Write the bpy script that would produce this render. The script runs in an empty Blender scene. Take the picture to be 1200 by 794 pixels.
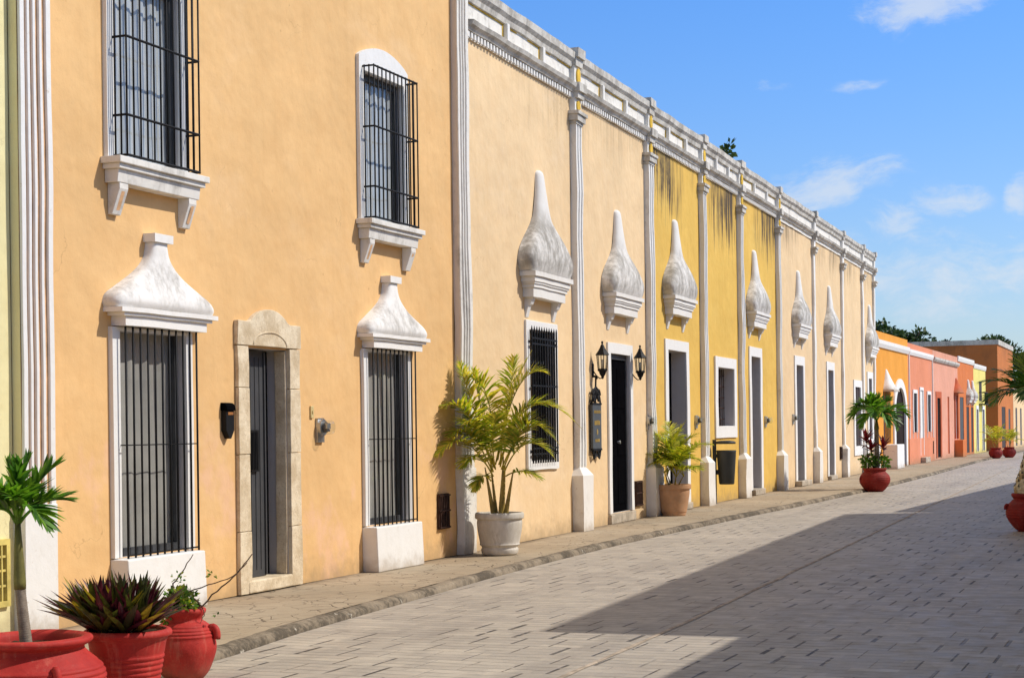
import bpy, bmesh, math, random
from mathutils import Vector, Matrix, noise
R = math.radians
rng = random.Random(11)
scene = bpy.context.scene
COL = scene.collection

# ------------------------------------------------------------------ helpers
def lin(h, k=1.0):
    h = h.lstrip('#'); out = []
    for i in (0, 2, 4):
        c = int(h[i:i+2], 16) / 255
        out.append((c / 12.92 if c <= .04045 else ((c + .055) / 1.055) ** 2.4) * k)
    return tuple(out)

class NT:
    """tiny node-graph helper"""
    def __init__(s, name):
        s.m = bpy.data.materials.new(name); s.m.use_nodes = True
        s.t = s.m.node_tree; s.t.nodes.clear()
        s.out = s.n('ShaderNodeOutputMaterial')
    def n(s, typ, **kw):
        nd = s.t.nodes.new(typ)
        for k, v in kw.items():
            if k.startswith('_'):
                setattr(nd, k[1:], v)
        return nd
    def put(s, sock, v):
        if hasattr(v, 'links') or hasattr(v, 'is_linked'):
            s.t.links.new(v, sock)
        elif isinstance(v, (tuple, list)) and sock.type == 'RGBA' and len(v) == 3:
            sock.default_value = (*v, 1)
        else:
            sock.default_value = v
    def coord(s, which='Object'):
        if not hasattr(s, '_tc'): s._tc = s.n('ShaderNodeTexCoord')
        return s._tc.outputs[which]
    def pos(s):
        return s.n('ShaderNodeNewGeometry').outputs['Position']
    def mapv(s, v, scale=(1, 1, 1), loc=(0, 0, 0), rot=(0, 0, 0)):
        m = s.n('ShaderNodeMapping'); s.put(m.inputs['Vector'], v)
        m.inputs['Scale'].default_value = scale; m.inputs['Location'].default_value = loc; m.inputs['Rotation'].default_value = rot
        return m.outputs[0]
    def noise(s, v, scale, detail=4, rough=.55, dist=0):
        n = s.n('ShaderNodeTexNoise'); s.put(n.inputs['Vector'], v)
        n.inputs['Scale'].default_value = scale; n.inputs['Detail'].default_value = detail
        n.inputs['Roughness'].default_value = rough; n.inputs['Distortion'].default_value = dist
        return n.outputs[0]
    def vor(s, v, scale, feature='F1', out=0):
        n = s.n('ShaderNodeTexVoronoi', _feature=feature); s.put(n.inputs['Vector'], v); n.inputs['Scale'].default_value = scale
        return n.outputs[out]
    def ramp(s, f, a, b, c0=0., c1=1.):
        m = s.n('ShaderNodeMapRange', _interpolation_type='SMOOTHSTEP'); s.put(m.inputs['Value'], f)
        m.inputs['From Min'].default_value = a; m.inputs['From Max'].default_value = b
        m.inputs['To Min'].default_value = c0; m.inputs['To Max'].default_value = c1
        return m.outputs[0]
    def math(s, op, a, b=None, c=None, clamp=False):
        m = s.n('ShaderNodeMath', _operation=op, _use_clamp=clamp); s.put(m.inputs[0], a)
        if b is not None: s.put(m.inputs[1], b)
        if c is not None: s.put(m.inputs[2], c)
        return m.outputs[0]
    def mul(s, a, b): return s.math('MULTIPLY', a, b)
    def mix(s, f, a, b, mode='MIX'):
        m = s.n('ShaderNodeMix', _data_type='RGBA', _blend_type=mode)
        s.put(m.inputs[0], f); s.put(m.inputs[6], a); s.put(m.inputs[7], b)
        return m.outputs[2]
    def sep(s, v):
        n = s.n('ShaderNodeSeparateXYZ'); s.put(n.inputs[0], v); return n.outputs
    def comb(s, x, y, z):
        n = s.n('ShaderNodeCombineXYZ')
        for i, q in enumerate((x, y, z)): s.put(n.inputs[i], q)
        return n.outputs[0]
    def bump(s, h, strength=.3, dist=.02, prev=None):
        b = s.n('ShaderNodeBump'); s.put(b.inputs['Height'], h)
        b.inputs['Strength'].default_value = strength; b.inputs['Distance'].default_value = dist
        if prev is not None: s.put(b.inputs['Normal'], prev)
        return b.outputs[0]
    def bsdf(s, col, rough=.8, normal=None, spec=.3, metal=0, coat=0):
        p = s.n('ShaderNodeBsdfPrincipled'); s.put(p.inputs['Base Color'], col); s.put(p.inputs['Roughness'], rough)
        p.inputs['Specular IOR Level'].default_value = spec; p.inputs['Metallic'].default_value = metal
        p.inputs['Coat Weight'].default_value = coat
        if normal is not None: s.put(p.inputs['Normal'], normal)
        s.t.links.new(p.outputs[0], s.out.inputs[0]); return p

def scale3(c, k): return tuple(min(1, x * k) for x in c)

def plaster(name, base, streak=.0, z0=5.2, z1=6.9, patch=None, splash=.55, speck=1.0, und=1.0):
    n = NT(name); P = n.coord()
    big = n.ramp(n.noise(P, .55, 5, .6), .35, .7)
    med = n.noise(P, 3.2, 6, .65)
    col = n.mix(big, scale3(base, .93), scale3(base, 1.04))
    col = n.mix(n.ramp(med, .38, .68, 0, .34), col, scale3((base[0]*.9, base[1]*.83, base[2]*.75), 1))
    col = n.mix(n.ramp(n.noise(P, 30, 4, .7), .5, .75, 0, .12 * speck), col, scale3(base, .6))
    # faint vertical rain streaks over the whole wall
    st = n.noise(n.mapv(P, (1, 5, .18)), 1.6, 6, .65)
    col = n.mix(n.ramp(st, .52, .8, 0, .26), col, scale3((base[0]*.78, base[1]*.72, base[2]*.62), 1))
    zz = n.sep(P)[2]
    if streak > 0:
        s2 = n.noise(n.mapv(P, (1, 7, .32)), 1.2, 7, .72)
        top = n.ramp(zz, z0, z1)
        blot = n.ramp(n.noise(n.mapv(P, (1, 1, .5)), .42, 4, .5), .40, .58)
        thr = n.math('SUBTRACT', .93, n.mul(top, .46))
        k = n.math('MULTIPLY', n.ramp(n.math('SUBTRACT', s2, thr), -.12, .12), n.mul(blot, streak), clamp=True)
        col = n.mix(k, col, (.10, .075, .05))
    if patch is not None:
        pk = n.ramp(n.noise(n.mapv(P, (1, 1, .8), (3.1, .7, 0)), 1.3, 6, .65), .52, .66, 0, .50)
        low = n.ramp(zz, 2.1, 1.2)
        col = n.mix(n.mul(pk, low), col, patch)
    pw = n.n('ShaderNodeVectorMath', _operation='ADD'); n.put(pw.inputs[0], P)
    wv = n.n('ShaderNodeVectorMath', _operation='SCALE'); nzc = n.n('ShaderNodeTexNoise'); n.put(nzc.inputs['Vector'], P); nzc.inputs['Scale'].default_value = 2.2; nzc.inputs['Detail'].default_value = 5
    n.put(wv.inputs[0], nzc.outputs['Color']); wv.inputs['Scale'].default_value = .9; n.put(pw.inputs[1], wv.outputs[0])
    crack = n.mul(n.ramp(n.vor(pw.outputs[0], .75, 'DISTANCE_TO_EDGE', 0), .0045, .001), n.ramp(n.noise(P, .9, 3, .5), .54, .64))
    col = n.mix(n.mul(crack, .32), col, (base[0]*.38, base[1]*.32, base[2]*.28))
    dent = n.mul(n.ramp(n.vor(P, 2.6, 'F1', 0), .055, .02), n.ramp(n.noise(P, 1.1, 3, .5), .50, .62))
    col = n.mix(n.mul(dent, .45), col, (base[0]*.55, base[1]*.46, base[2]*.40))
    wash = n.ramp(n.noise(n.mapv(P, (1, .5, .8)), .9, 6, .7), .53, .70, 0, .38)
    col = n.mix(wash, col, (min(1, base[0]*1.04), min(1, base[1]*1.12), min(1, base[2]*1.35)))
    lowm = n.ramp(n.math('ADD', zz, n.mul(n.noise(P, 5, 4, .6), .55)), .62, .20, 0, splash)
    col = n.mix(lowm, col, (.30, .22, .13))
    h1 = n.noise(P, 1.3, 3, .5); h2 = n.noise(P, 7, 5, .6); h3 = n.noise(P, 60, 3, .6)
    b = n.bump(h1, .55 * und, .09); b = n.bump(h2, .35 * und, .018, b); b = n.bump(h3, .25, .003, b); b = n.bump(n.math('ADD', crack, dent), -.5, .012, b)
    n.bsdf(col, .9, b, .15)
    return n.m

def whitewash(name, base=(.80, .79, .765), dirt=.5, tall=None, sc=1.0):
    """lime wash with lichen; tall=(z0,z1): heavier dirt between these local heights"""
    n = NT(name); P0 = n.coord()
    oi = n.n('ShaderNodeObjectInfo'); pv = n.n('ShaderNodeVectorMath', _operation='ADD'); n.put(pv.inputs[0], P0); n.put(pv.inputs[1], n.comb(n.mul(oi.outputs['Random'], 31.), n.mul(oi.outputs['Random'], 17.), n.mul(oi.outputs['Random'], 7.))); P = pv.outputs[0]
    a = n.noise(n.mapv(P, (1, 1, .36)), 3.0 * sc, 8, .72)
    b = n.noise(P, 9 * sc, 6, .7)
    col = n.mix(n.ramp(b, .4, .75, 0, .3), base, (base[0]*.84, base[1]*.81, base[2]*.75))
    k = n.ramp(n.math('ADD', n.mul(a, .7), n.mul(b, .3)), .60 - .20 * dirt, .80 - .16 * dirt, 0, min(1, .35 + dirt * .5))
    if tall:
        zz = n.sep(P0)[2]
        zm = n.math('MULTIPLY', n.ramp(zz, tall[0] - .06, tall[0] + .12), n.ramp(zz, tall[1] + .4, tall[1]))
        k = n.mul(k, zm)
    col = n.mix(k, col, (.29, .27, .235))
    fine = n.ramp(n.noise(P, 26 * sc, 5, .75), .58, .78, 0, .5 * dirt)
    col = n.mix(n.mul(fine, k), col, (.06, .055, .045))
    if not tall:
        low = n.ramp(n.math('ADD', n.sep(P0)[2], n.mul(n.noise(P, 6, 5, .65), .4)), .42, .16, 0, .6); col = n.mix(low, col, (.36, .28, .19))
        chip = n.mul(n.ramp(n.noise(P, 11, 5, .7), .66, .69), .5); col = n.mix(chip, col, (.52, .43, .33))
    h = n.bump(n.noise(P, 4, 4, .6), .35, .02); h = n.bump(n.noise(P, 45, 4, .65), .3, .004, h)
    n.bsdf(col, .9, h, .15)
    return n.m

def plain(name, base, rough=.7, spec=.3, metal=0, var=.25, vscale=6, bump=.15, coat=0, dust=0):
    n = NT(name); P = n.coord()
    v = n.noise(P, vscale, 6, .65)
    col = n.mix(n.ramp(v, .3, .72, 0, 1), scale3(base, 1 - var), scale3(base, 1 + var))
    if dust: col = n.mix(n.ramp(n.noise(P, vscale * 1.7, 5, .7), .5, .72, 0, dust), col, (.42, .36, .29))
    b = n.bump(n.noise(P, vscale * 8, 4, .6), bump, .004)
    n.bsdf(col, rough, b, spec, metal, coat)
    return n.m

def leafmat(name, c, trans=.35, rough=.45, var=.3, scale=14):
    n = NT(name); P = n.coord()
    v = n.noise(P, scale, 3, .6)
    col = n.mix(n.ramp(v, .35, .65), scale3(c, 1 - var), scale3(c, 1 + var))
    p = n.n('ShaderNodeBsdfPrincipled'); n.put(p.inputs['Base Color'], col); p.inputs['Roughness'].default_value = rough
    p.inputs['Specular IOR Level'].default_value = .4
    tr = n.n('ShaderNodeBsdfTranslucent'); n.put(tr.inputs[0], n.mix(1.0, col, (1.0, 1.0, .45), 'MULTIPLY'))
    ms = n.n('ShaderNodeMixShader'); ms.inputs[0].default_value = trans
    n.t.links.new(p.outputs[0], ms.inputs[1]); n.t.links.new(tr.outputs[0], ms.inputs[2])
    n.t.links.new(ms.outputs[0], n.out.inputs[0])
    return n.m

def glassmat(name):
    n = NT(name)
    t = n.n('ShaderNodeBsdfTransparent'); t.inputs[0].default_value = (.93, .95, .95, 1)
    g = n.n('ShaderNodeBsdfGlossy'); g.inputs[1].default_value = .03
    f = n.n('ShaderNodeLayerWeight'); f.inputs[0].default_value = .5
    fk = n.math('MULTIPLY_ADD', n.math('POWER', f.outputs['Facing'], 3.0), .45, .04)
    m = n.n('ShaderNodeMixShader'); n.t.links.new(fk, m.inputs[0])
    n.t.links.new(t.outputs[0], m.inputs[1]); n.t.links.new(g.outputs[0], m.inputs[2])
    n.t.links.new(m.outputs[0], n.out.inputs[0]); return n.m

class MB:
    def __init__(s): s.v = []; s.f = []; s.mi = []; s.sm = []
    def add(s, verts, faces, mi=0, smooth=False):
        o = len(s.v); s.v += [Vector(p) for p in verts]
        for f in faces:
            s.f.append([o + i for i in f]); s.mi.append(mi); s.sm.append(smooth)
    def quad(s, a, b, c, d, mi=0): s.add([a, b, c, d], [(0, 1, 2, 3)], mi)
    def prism(s, poly, ax, a0, a1, mi=0, seg=1, smooth=False):
        """extrude a 2-D polygon along axis ax ('y': poly=(x,z); 'z': poly=(x,y); 'x': poly=(y,z))"""
        n = len(poly); V = []; F = []
        for k in range(seg + 1):
            a = a0 + (a1 - a0) * k / seg
            for p in poly:
                V.append((p[0], a, p[1]) if ax == 'y' else (p[0], p[1], a) if ax == 'z' else (a, p[0], p[1]))
        for k in range(seg):
            for i in range(n):
                j = (i + 1) % n
                F.append((k*n + i, k*n + j, (k+1)*n + j, (k+1)*n + i))
        s.add(V, F, mi, smooth)
        s.add(V[:n], [tuple(range(n))[::-1]], mi); s.add(V[seg*n:], [tuple(range(n))], mi)
    def box(s, x0, x1, y0, y1, z0, z1, mi=0, seg=None):
        dx, dy, dz = abs(x1-x0), abs(y1-y0), abs(z1-z0)
        if dz >= dx and dz >= dy: s.prism([(x0, y0), (x1, y0), (x1, y1), (x0, y1)], 'z', z0, z1, mi, seg or max(1, int(dz / .35)))
        elif dy >= dx: s.prism([(x0, z0), (x1, z0), (x1, z1), (x0, z1)], 'y', y0, y1, mi, seg or max(1, int(dy / .35)))
        else: s.prism([(y0, z0), (y1, z0), (y1, z1), (y0, z1)], 'x', x0, x1, mi, seg or 1)
    def tube(s, pts, rad, n=6, mi=0, smooth=True, cap=True):
        pts = [Vector(p) for p in pts]; rad = rad if isinstance(rad, (list, tuple)) else [rad] * len(pts)
        V = []; F = []; up = Vector((0, 0, 1)); last = None
        for i, p in enumerate(pts):
            d = (pts[min(i+1, len(pts)-1)] - pts[max(i-1, 0)])
            d = d.normalized() if d.length > 1e-9 else Vector((0, 0, 1))
            if last is None: a = d.cross(up if abs(d.z) < .95 else Vector((1, 0, 0))).normalized()
            else: a = (last - d * last.dot(d)).normalized()
            last = a; b = d.cross(a)
            for k in range(n):
                t = 2 * math.pi * k / n
                V.append(p + (a * math.cos(t) + b * math.sin(t)) * rad[i])
        for i in range(len(pts) - 1):
            for k in range(n):
                j = (k + 1) % n
                F.append((i*n + k, i*n + j, (i+1)*n + j, (i+1)*n + k))
        s.add(V, F, mi, smooth)
        if cap: s.add(V[:n], [tuple(range(n))[::-1]], mi); s.add(V[-n:], [tuple(range(n))], mi)
    def lathe(s, prof, n=32, c=(0, 0, 0), mi=0, smooth=True):
        V = []; F = []
        for r, z in prof:
            for k in range(n):
                t = 2 * math.pi * k / n; V.append((c[0] + r * math.cos(t), c[1] + r * math.sin(t), c[2] + z))
        for i in range(len(prof) - 1):
            for k in range(n):
                j = (k + 1) % n; F.append((i*n + k, i*n + j, (i+1)*n + j, (i+1)*n + k))
        s.add(V, F, mi, smooth)
    def build(s, name, mats, parent=None, loc=None, rotz=0, bevel=0, wob=0, wsc=1.2, label=None):
        me = bpy.data.meshes.new(name)
        vs = s.v
        if wob:
            vs = [p + Vector((noise.noise(p * wsc + Vector((7, 1, 3))), noise.noise(p * wsc + Vector((31, 5, 9))),
                              .6 * noise.noise(p * wsc + Vector((3, 17, 23))))) * wob for p in vs]
        me.from_pydata([tuple(p) for p in vs], [], s.f)
        me.polygons.foreach_set('material_index', s.mi); me.polygons.foreach_set('use_smooth', s.sm)
        for m in (mats if isinstance(mats, (list, tuple)) else [mats]): me.materials.append(m)
        bm = bmesh.new(); bm.from_mesh(me); bmesh.ops.remove_doubles(bm, verts=bm.verts, dist=1e-5)
        bmesh.ops.recalc_face_normals(bm, faces=bm.faces); bm.to_mesh(me); bm.free()
        me.update()
        o = bpy.data.objects.new(name, me); COL.objects.link(o)
        if parent: o.parent = parent
        if loc: o.location = loc
        if rotz: o.rotation_euler.z = rotz
        if bevel:
            b = o.modifiers.new('bevel', 'BEVEL'); b.width = bevel; b.segments = 2; b.limit_method = 'ANGLE'; b.angle_limit = R(40)
            b.use_clamp_overlap = True
        if label: o['label'] = label
        return o

def thing(name, label, cat, loc=(0, 0, 0), rotz=0, group=None):
    o = bpy.data.objects.new(name, None); COL.objects.link(o); o.empty_display_size = .2
    o.location = loc; o.rotation_euler.z = rotz; o['label'] = label; o['category'] = cat
    if group: o['group'] = group
    return o
def tag(o, label, cat, group=None):
    o['label'] = label; o['category'] = cat
    if group: o['group'] = group
    return o
def struct(o, label=None):
    o['kind'] = 'structure'
    if label: o['label'] = label
    return o

# ------------------------------------------------------------------ frames (street geometry)
A2, A3 = R(1.9), R(.4)
O1 = Vector((-8.67, 0, 0)); O2 = Vector((-8.67, 20.4, 0))
def frame_pt(o, a, t, off=0, z=0): return o + Vector((-math.sin(a), math.cos(a), 0)) * t + Vector((math.cos(a), math.sin(a), 0)) * off + Vector((0, 0, z))
O3 = frame_pt(O2, A2, 38.9)
RT = Vector((.9303, .3673, 0)); FW = Vector((-.3673, .9303, 0))

# ------------------------------------------------------------------ materials
M = {}
M['orange'] = plaster('orange_plaster', (.785, .50, .230), 0, patch=(.80, .50, .36))
M['peach'] = plaster('peach_plaster', (.81, .598, .352), .25, 4.6, 6.9)
M['peach_worn'] = plaster('worn_peach_plaster', (.78, .578, .343), .75, 4.4, 6.9)
M['yellow'] = plaster('ochre_yellow_plaster', (.74, .48, .115), 2.2, 3.4, 6.85)
M['pale_yellow'] = plaster('pale_yellow_plaster', (.80, .73, .42), 0)
M['white'] = whitewash('white_trim', (.77, .755, .72), dirt=.38)
M['white_clean'] = whitewash('clean_white_trim', (.79, .785, .765), dirt=.12)
M['white_old'] = whitewash('weathered_white_trim', (.77, .745, .69), dirt=.66)
M['coping'] = whitewash('stained_coping', (.66, .635, .58), dirt=1.0)
M['hood_low'] = whitewash('hood_lime_wash', (.82, .805, .775), dirt=.85, tall=(.16, .42))
M['hood_high'] = whitewash('tall_hood_lime_wash', (.76, .74, .70), dirt=1.2, tall=(.36, 1.0))
M['pil_old'] = whitewash('worn_pilaster_wash', (.70, .62, .55), dirt=.5)
M['groove'] = plain('peach_groove', (.72, .44, .24), .9, .15)
M['reveal'] = whitewash('shaded_white_reveal', (.56, .53, .52), dirt=.3)  # white reveal paint, its shade mixed into the colour as grey
M['panel_yellow'] = plain('yellow_panel_paint', (.72, .47, .07), .85, .15)
M['iron'] = plain('black_iron', (.008, .008, .009), .6, .2, 0, .3)
M['blackdoor'] = plain('black_door_paint', (.004, .004, .005), 1.0, .0, 0, .2)
M['greydoor'] = plain('grey_door_paint', (.055, .057, .062), .55, .4, 0, .15, 3)
M['browndoor'] = plain('dark_brown_door', (.045, .026, .02), .6, .3, 0, .3)
M['dark'] = plain('dark_interior', (.012, .011, .011), .9, .05)
M['curtain'] = plain('grey_curtain', (.36, .34, .315), .9, .1, 0, .12, 2)
M['curtain_light'] = plain('pale_curtain', (.50, .51, .52), .9, .1, 0, .08, 2)
M['frame_dark'] = plain('dark_window_frame', (.05, .052, .056), .5, .3)
M['glass'] = glassmat('window_glass')
M['stone_step'] = plain('step_stone', (.44, .38, .30), .9, .15, 0, .3, 5, .5, 0, .3)
M['rust'] = plain('rusty_grate', (.05, .024, .016), .8, .2, 0, .4, 12)
M['steel'] = plain('dull_steel', (.42, .43, .44), .35, .5, .8, .15)
def redpaint():
    n = NT('red_painted_clay'); P = n.coord()
    v = n.noise(P, 4, 7, .7); f = n.noise(P, 22, 6, .7)
    col = n.mix(n.ramp(v, .34, .68), (.36, .020, .016), (.50, .040, .032))
    col = n.mix(n.ramp(n.noise(n.mapv(P, (1, 1, .5)), 7, 7, .75), .54, .70, 0, .45), col, (.55, .13, .09))
    col = n.mix(n.ramp(f, .62, .74, 0, .55), col, (.22, .012, .010))
    col = n.mix(n.ramp(n.noise(n.mapv(P, (1, 1, .7), (4, 2, 1)), 9, 8, .75), .655, .68, 0, .75), col, (.50, .25, .15))
    dz = n.ramp(n.math('ADD', n.sep(P)[2], n.mul(n.noise(P, 8, 5, .7), .2)), .26, .10, 0, .5); col = n.mix(dz, col, (.34, .16, .11))
    wm = n.ramp(n.noise(n.mapv(P, (6, 6, .7)), 2.2, 6, .7), .56, .72, 0, .35); col = n.mix(wm, col, (.60, .22, .16))
    b = n.bump(f, .45, .006); b = n.bump(n.noise(P, 70, 3, .6), .3, .002, b)
    n.bsdf(col, n.ramp(v, .3, .7, .6, .85), b, .3); return n.m
M['redpot'] = redpaint()
M['redpot_far'] = plain('dark_red_clay', (.23, .016, .012), .7, .25, 0, .2, 5, .4, 0, .1)  # deeper, darker red than the near pots
M['soil'] = plain('potting_soil', (.05, .035, .022), 1, .05, 0, .4, 25, .8)
M['terracotta'] = plain('dusty_terracotta', (.52, .30, .17), .9, .1, 0, .14, 5, .4, 0, .3)
M['binplastic'] = plain('dark_grey_plastic', (.035, .038, .036), .55, .35, 0, .15)
M['signplate'] = plain('slate_grey_board', (.075, .085, .095), .6, .3, 0, .1)
M['gold'] = plain('dull_gold_paint', (.36, .24, .06), .6, .3, 0, .2)
M['lampglass'] = plain('frosted_lamp_glass', (.55, .50, .40), .25, .5, 0, .05)
M['trunk'] = plain('grey_ringed_trunk', (.25, .21, .17), .9, .15, 0, .3, 20, .6)
M['shaft'] = plain('green_crownshaft', (.16, .15, .045), .6, .3, 0, .35, 6)
M['cane'] = plain('yellow_green_cane', (.36, .25, .06), .6, .3, 0, .35, 8)
M['twig'] = plain('brown_twig', (.13, .085, .06), .85, .15, 0, .3, 20, .5)
M['bark'] = plain('tree_bark', (.10, .075, .055), .95, .1, 0, .3, 4, .6)

def greypotmat():
    n = NT('weathered_grey_pot'); P = n.coord()
    v = n.noise(n.mapv(P, (1, 1, .4)), 5, 7, .7)
    col = n.mix(n.ramp(v, .35, .7), (.50, .46, .39), (.66, .62, .56))
    col = n.mix(n.ramp(n.noise(n.mapv(P, (1, 1, .25)), 11, 6, .75), .55, .75, 0, .6), col, (.27, .22, .16))
    n.bsdf(col, .9, n.bump(n.noise(P, 30, 5, .6), .4, .006), .15); return n.m
M['greypot'] = greypotmat()

def limestone():
    n = NT('cream_limestone'); P = n.coord()
    a = n.noise(P, 4, 7, .7); b = n.noise(P, 38, 4, .7)
    col = n.mix(n.ramp(a, .35, .68), (.57, .455, .30), (.80, .69, .51))
    col = n.mix(n.ramp(b, .55, .72, 0, .6), col, (.36, .26, .16))
    col = n.mix(n.ramp(n.noise(P, 90, 3, .6), .62, .74, 0, .6), col, (.14, .10, .07))
    h = n.bump(n.noise(P, 30, 5, .7), .6, .012); n.bsdf(col, .95, h, .1); return n.m
M['limestone'] = limestone()

def paving():
    n = NT('stone_paver_road'); P = n.pos()
    # courses cross the street; running bond, block .30 x .30 m
    nz = n.noise(P, .7, 3, .5)
    x, y, z = n.sep(P)
    yy = n.math('ADD', n.math('DIVIDE', y, .45), n.mul(n.math('SUBTRACT', nz, .5), .35))
    row = n.math('FLOOR', yy); fy = n.math('SUBTRACT', yy, row)
    off = n.mul(n.math('MODULO', n.math('ABSOLUTE', row), 2.0), .5)
    nz2 = n.noise(n.comb(n.mul(x, .5), row, 0), 1.3, 2, .5)
    xx = n.math('ADD', n.math('ADD', n.math('DIVIDE', x, .33), off), n.mul(nz2, .45))
    colx = n.math('FLOOR', xx); fx = n.math('SUBTRACT', xx, colx)
    dx = n.math('MINIMUM', fx, n.math('SUBTRACT', 1.0, fx))
    dy = n.math('MINIMUM', fy, n.math('SUBTRACT', 1.0, fy))
    # thin courses inside every row: three to a block
    y3 = n.math('ADD', n.mul(yy, 3.0), n.mul(n.math('SUBTRACT', n.noise(P, 2.5, 3, .5), .5), .25)); r3 = n.math('FLOOR', y3); f3 = n.math('SUBTRACT', y3, r3)
    d3 = n.math('MINIMUM', f3, n.math('SUBTRACT', 1.0, f3))
    x3 = n.math('ADD', n.math('DIVIDE', x, .33), n.mul(r3, .37)); c3 = n.math('FLOOR', x3)
    def white(v):
        q = n.n('ShaderNodeTexWhiteNoise', _noise_dimensions='3D'); n.put(q.inputs['Vector'], v); return q.outputs[0]
    rnd = white(n.comb(colx, row, 0)); rnd2 = white(n.comb(row, colx, 3)); rnd3 = white(n.comb(c3, r3, 7))
    wander = n.noise(P, 3, 4, .6)
    lane = n.noise(n.comb(n.mul(x, 1.5), n.mul(y, .06), 0), 1.0, 3, .6)
    jw = n.math('ADD', .008, n.mul(rnd, .056))
    pres = n.math('ADD', n.math('ADD', rnd2, n.mul(n.math('SUBTRACT', n.noise(P, .5, 4, .6), .5), 1.1)), n.mul(n.math('SUBTRACT', lane, .5), 1.8))
    hj = n.mul(n.ramp(n.math('SUBTRACT', dx, jw), .020, -.010), n.ramp(pres, .31, .62))
    hj = n.mul(hj, n.ramp(dy, .02, .06)); hj = n.mul(hj, n.ramp(n.noise(P, 9, 3, .6), .30, .50))
    bj = n.mul(n.ramp(d3, .085, .02), n.ramp(wander, .34, .60, .25, 1.0))
    big = n.noise(P, .35, 5, .6); med = n.noise(P, 5, 6, .7); fine = n.noise(P, 55, 4, .7)
    col = n.mix(n.ramp(big, .3, .7), (.44, .388, .318), (.525, .465, .385))
    col = n.mix(n.mul(rnd3, .55), col, (.25, .222, .20)); col = n.mix(n.mul(n.ramp(rnd3, .86, .97), .35), col, (.50, .43, .35))
    col = n.mix(n.ramp(med, .42, .72, 0, .42), col, (.255, .22, .18))
    col = n.mix(n.ramp(fine, .52, .78, 0, .4), col, (.50, .45, .38))
    tyre = n.mul(n.ramp(n.noise(n.mapv(P, (1, .03, 1)), 1.5, 4, .6), .52, .68, 0, .30), 1.0); col = n.mix(tyre, col, (.20, .175, .155))
    oil = n.ramp(n.noise(P, 1.6, 5, .6), .66, .74, 0, .45); col = n.mix(oil, col, (.13, .115, .105))
    stain = n.ramp(n.noise(n.mapv(P, (.9, .22, 1)), .8, 5, .6), .50, .72, 0, .30)
    col = n.mix(stain, col, (.235, .20, .17))
    vis = n.ramp(n.noise(P, .22, 3, .5), .30, .62, .45, 1.0)
    col = n.mix(n.mul(bj, n.mul(vis, .74)), col, (.115, .10, .09))
    col = n.mix(n.mul(hj, n.mul(vis, .95)), col, (.022, .020, .020))
    h = n.math('ADD', n.mul(hj, -1.0), n.mul(bj, -.55))
    b = n.bump(h, .65, .012); b = n.bump(n.math('ADD', med, n.mul(fine, .35)), .45, .012, b)
    b = n.bump(n.noise(P, .9, 3, .5), .35, .05, b)
    n.bsdf(col, n.ramp(med, .3, .7, .48, .70), b, .45)
    return n.m
M['paving'] = paving()

def sidewalkmat():
    n = NT('stamped_sidewalk'); P = n.pos()
    v = n.mapv(n.math('MULTIPLY', 1, 1) and P, (1, 1, 1))
    wob = n.noise(P, 2.2, 3, .5)
    x, y, z = n.sep(P)
    p2 = n.comb(n.math('ADD', x, n.mul(wob, .22)), n.math('ADD', n.mul(y, .75), n.mul(wob, .18)), 0)
    d = n.vor(p2, 4.6, 'DISTANCE_TO_EDGE', 0)
    cell = n.vor(p2, 4.6, 'F1', 1)
    joint = n.mul(n.ramp(d, .035, .008), n.ramp(n.noise(P, 1.7, 4, .6), .40, .60))
    med = n.noise(P, 4, 6, .7); big = n.noise(P, .5, 5, .6)
    col = n.mix(n.ramp(big, .3, .7), (.36, .285, .195), (.45, .37, .265))
    col = n.mix(n.mul(n.sep(cell)[0], .28), col, (.27, .215, .15))
    col = n.mix(n.ramp(med, .42, .75, 0, .45), col, (.25, .195, .135))
    col = n.mix(n.ramp(n.noise(P, 40, 4, .7), .55, .78, 0, .4), col, (.52, .44, .34))
    uv = n.sep(n.coord('UV'))[0]
    grime = n.ramp(n.math('ADD', uv, n.mul(n.noise(P, 3.5, 5, .7), .35)), .34, .16, 0, .8)
    col = n.mix(grime, col, (.13, .095, .06))
    col = n.mix(n.mul(joint, .8), col, (.11, .085, .06))
    b = n.bump(n.mul(joint, -1), .6, .012); b = n.bump(med, .45, .015, b); b = n.bump(n.noise(P, 50, 4, .6), .3, .004, b)
    n.bsdf(col, .85, b, .2); return n.m
M['sidewalk'] = sidewalkmat()

def kerbmat():
    n = NT('old_lime_kerb'); P = n.pos()
    a = n.noise(P, 1.3, 6, .75); b = n.noise(P, 17, 6, .75)
    col = n.mix(n.ramp(b, .35, .7), (.24, .195, .14), (.38, .315, .235))
    col = n.mix(n.ramp(n.math('ADD', n.mul(a, .6), n.mul(b, .4)), .43, .56, 0, .88), col, (.075, .062, .047))
    col = n.mix(n.ramp(n.noise(P, 5.5, 5, .7), .62, .70, 0, .8), col, (.62, .57, .48))
    h = n.bump(n.noise(P, 14, 6, .7), .5, .015); n.bsdf(col, .95, h, .15); return n.m
M['kerb'] = kerbmat()
M['earth'] = plain('dry_earth', (.22, .18, .13), 1, .1, 0, .3, .4)
M['concrete_line'] = plain('concrete_seam', (.40, .33, .26), .9, .15, 0, .35, 6, .5)

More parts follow.
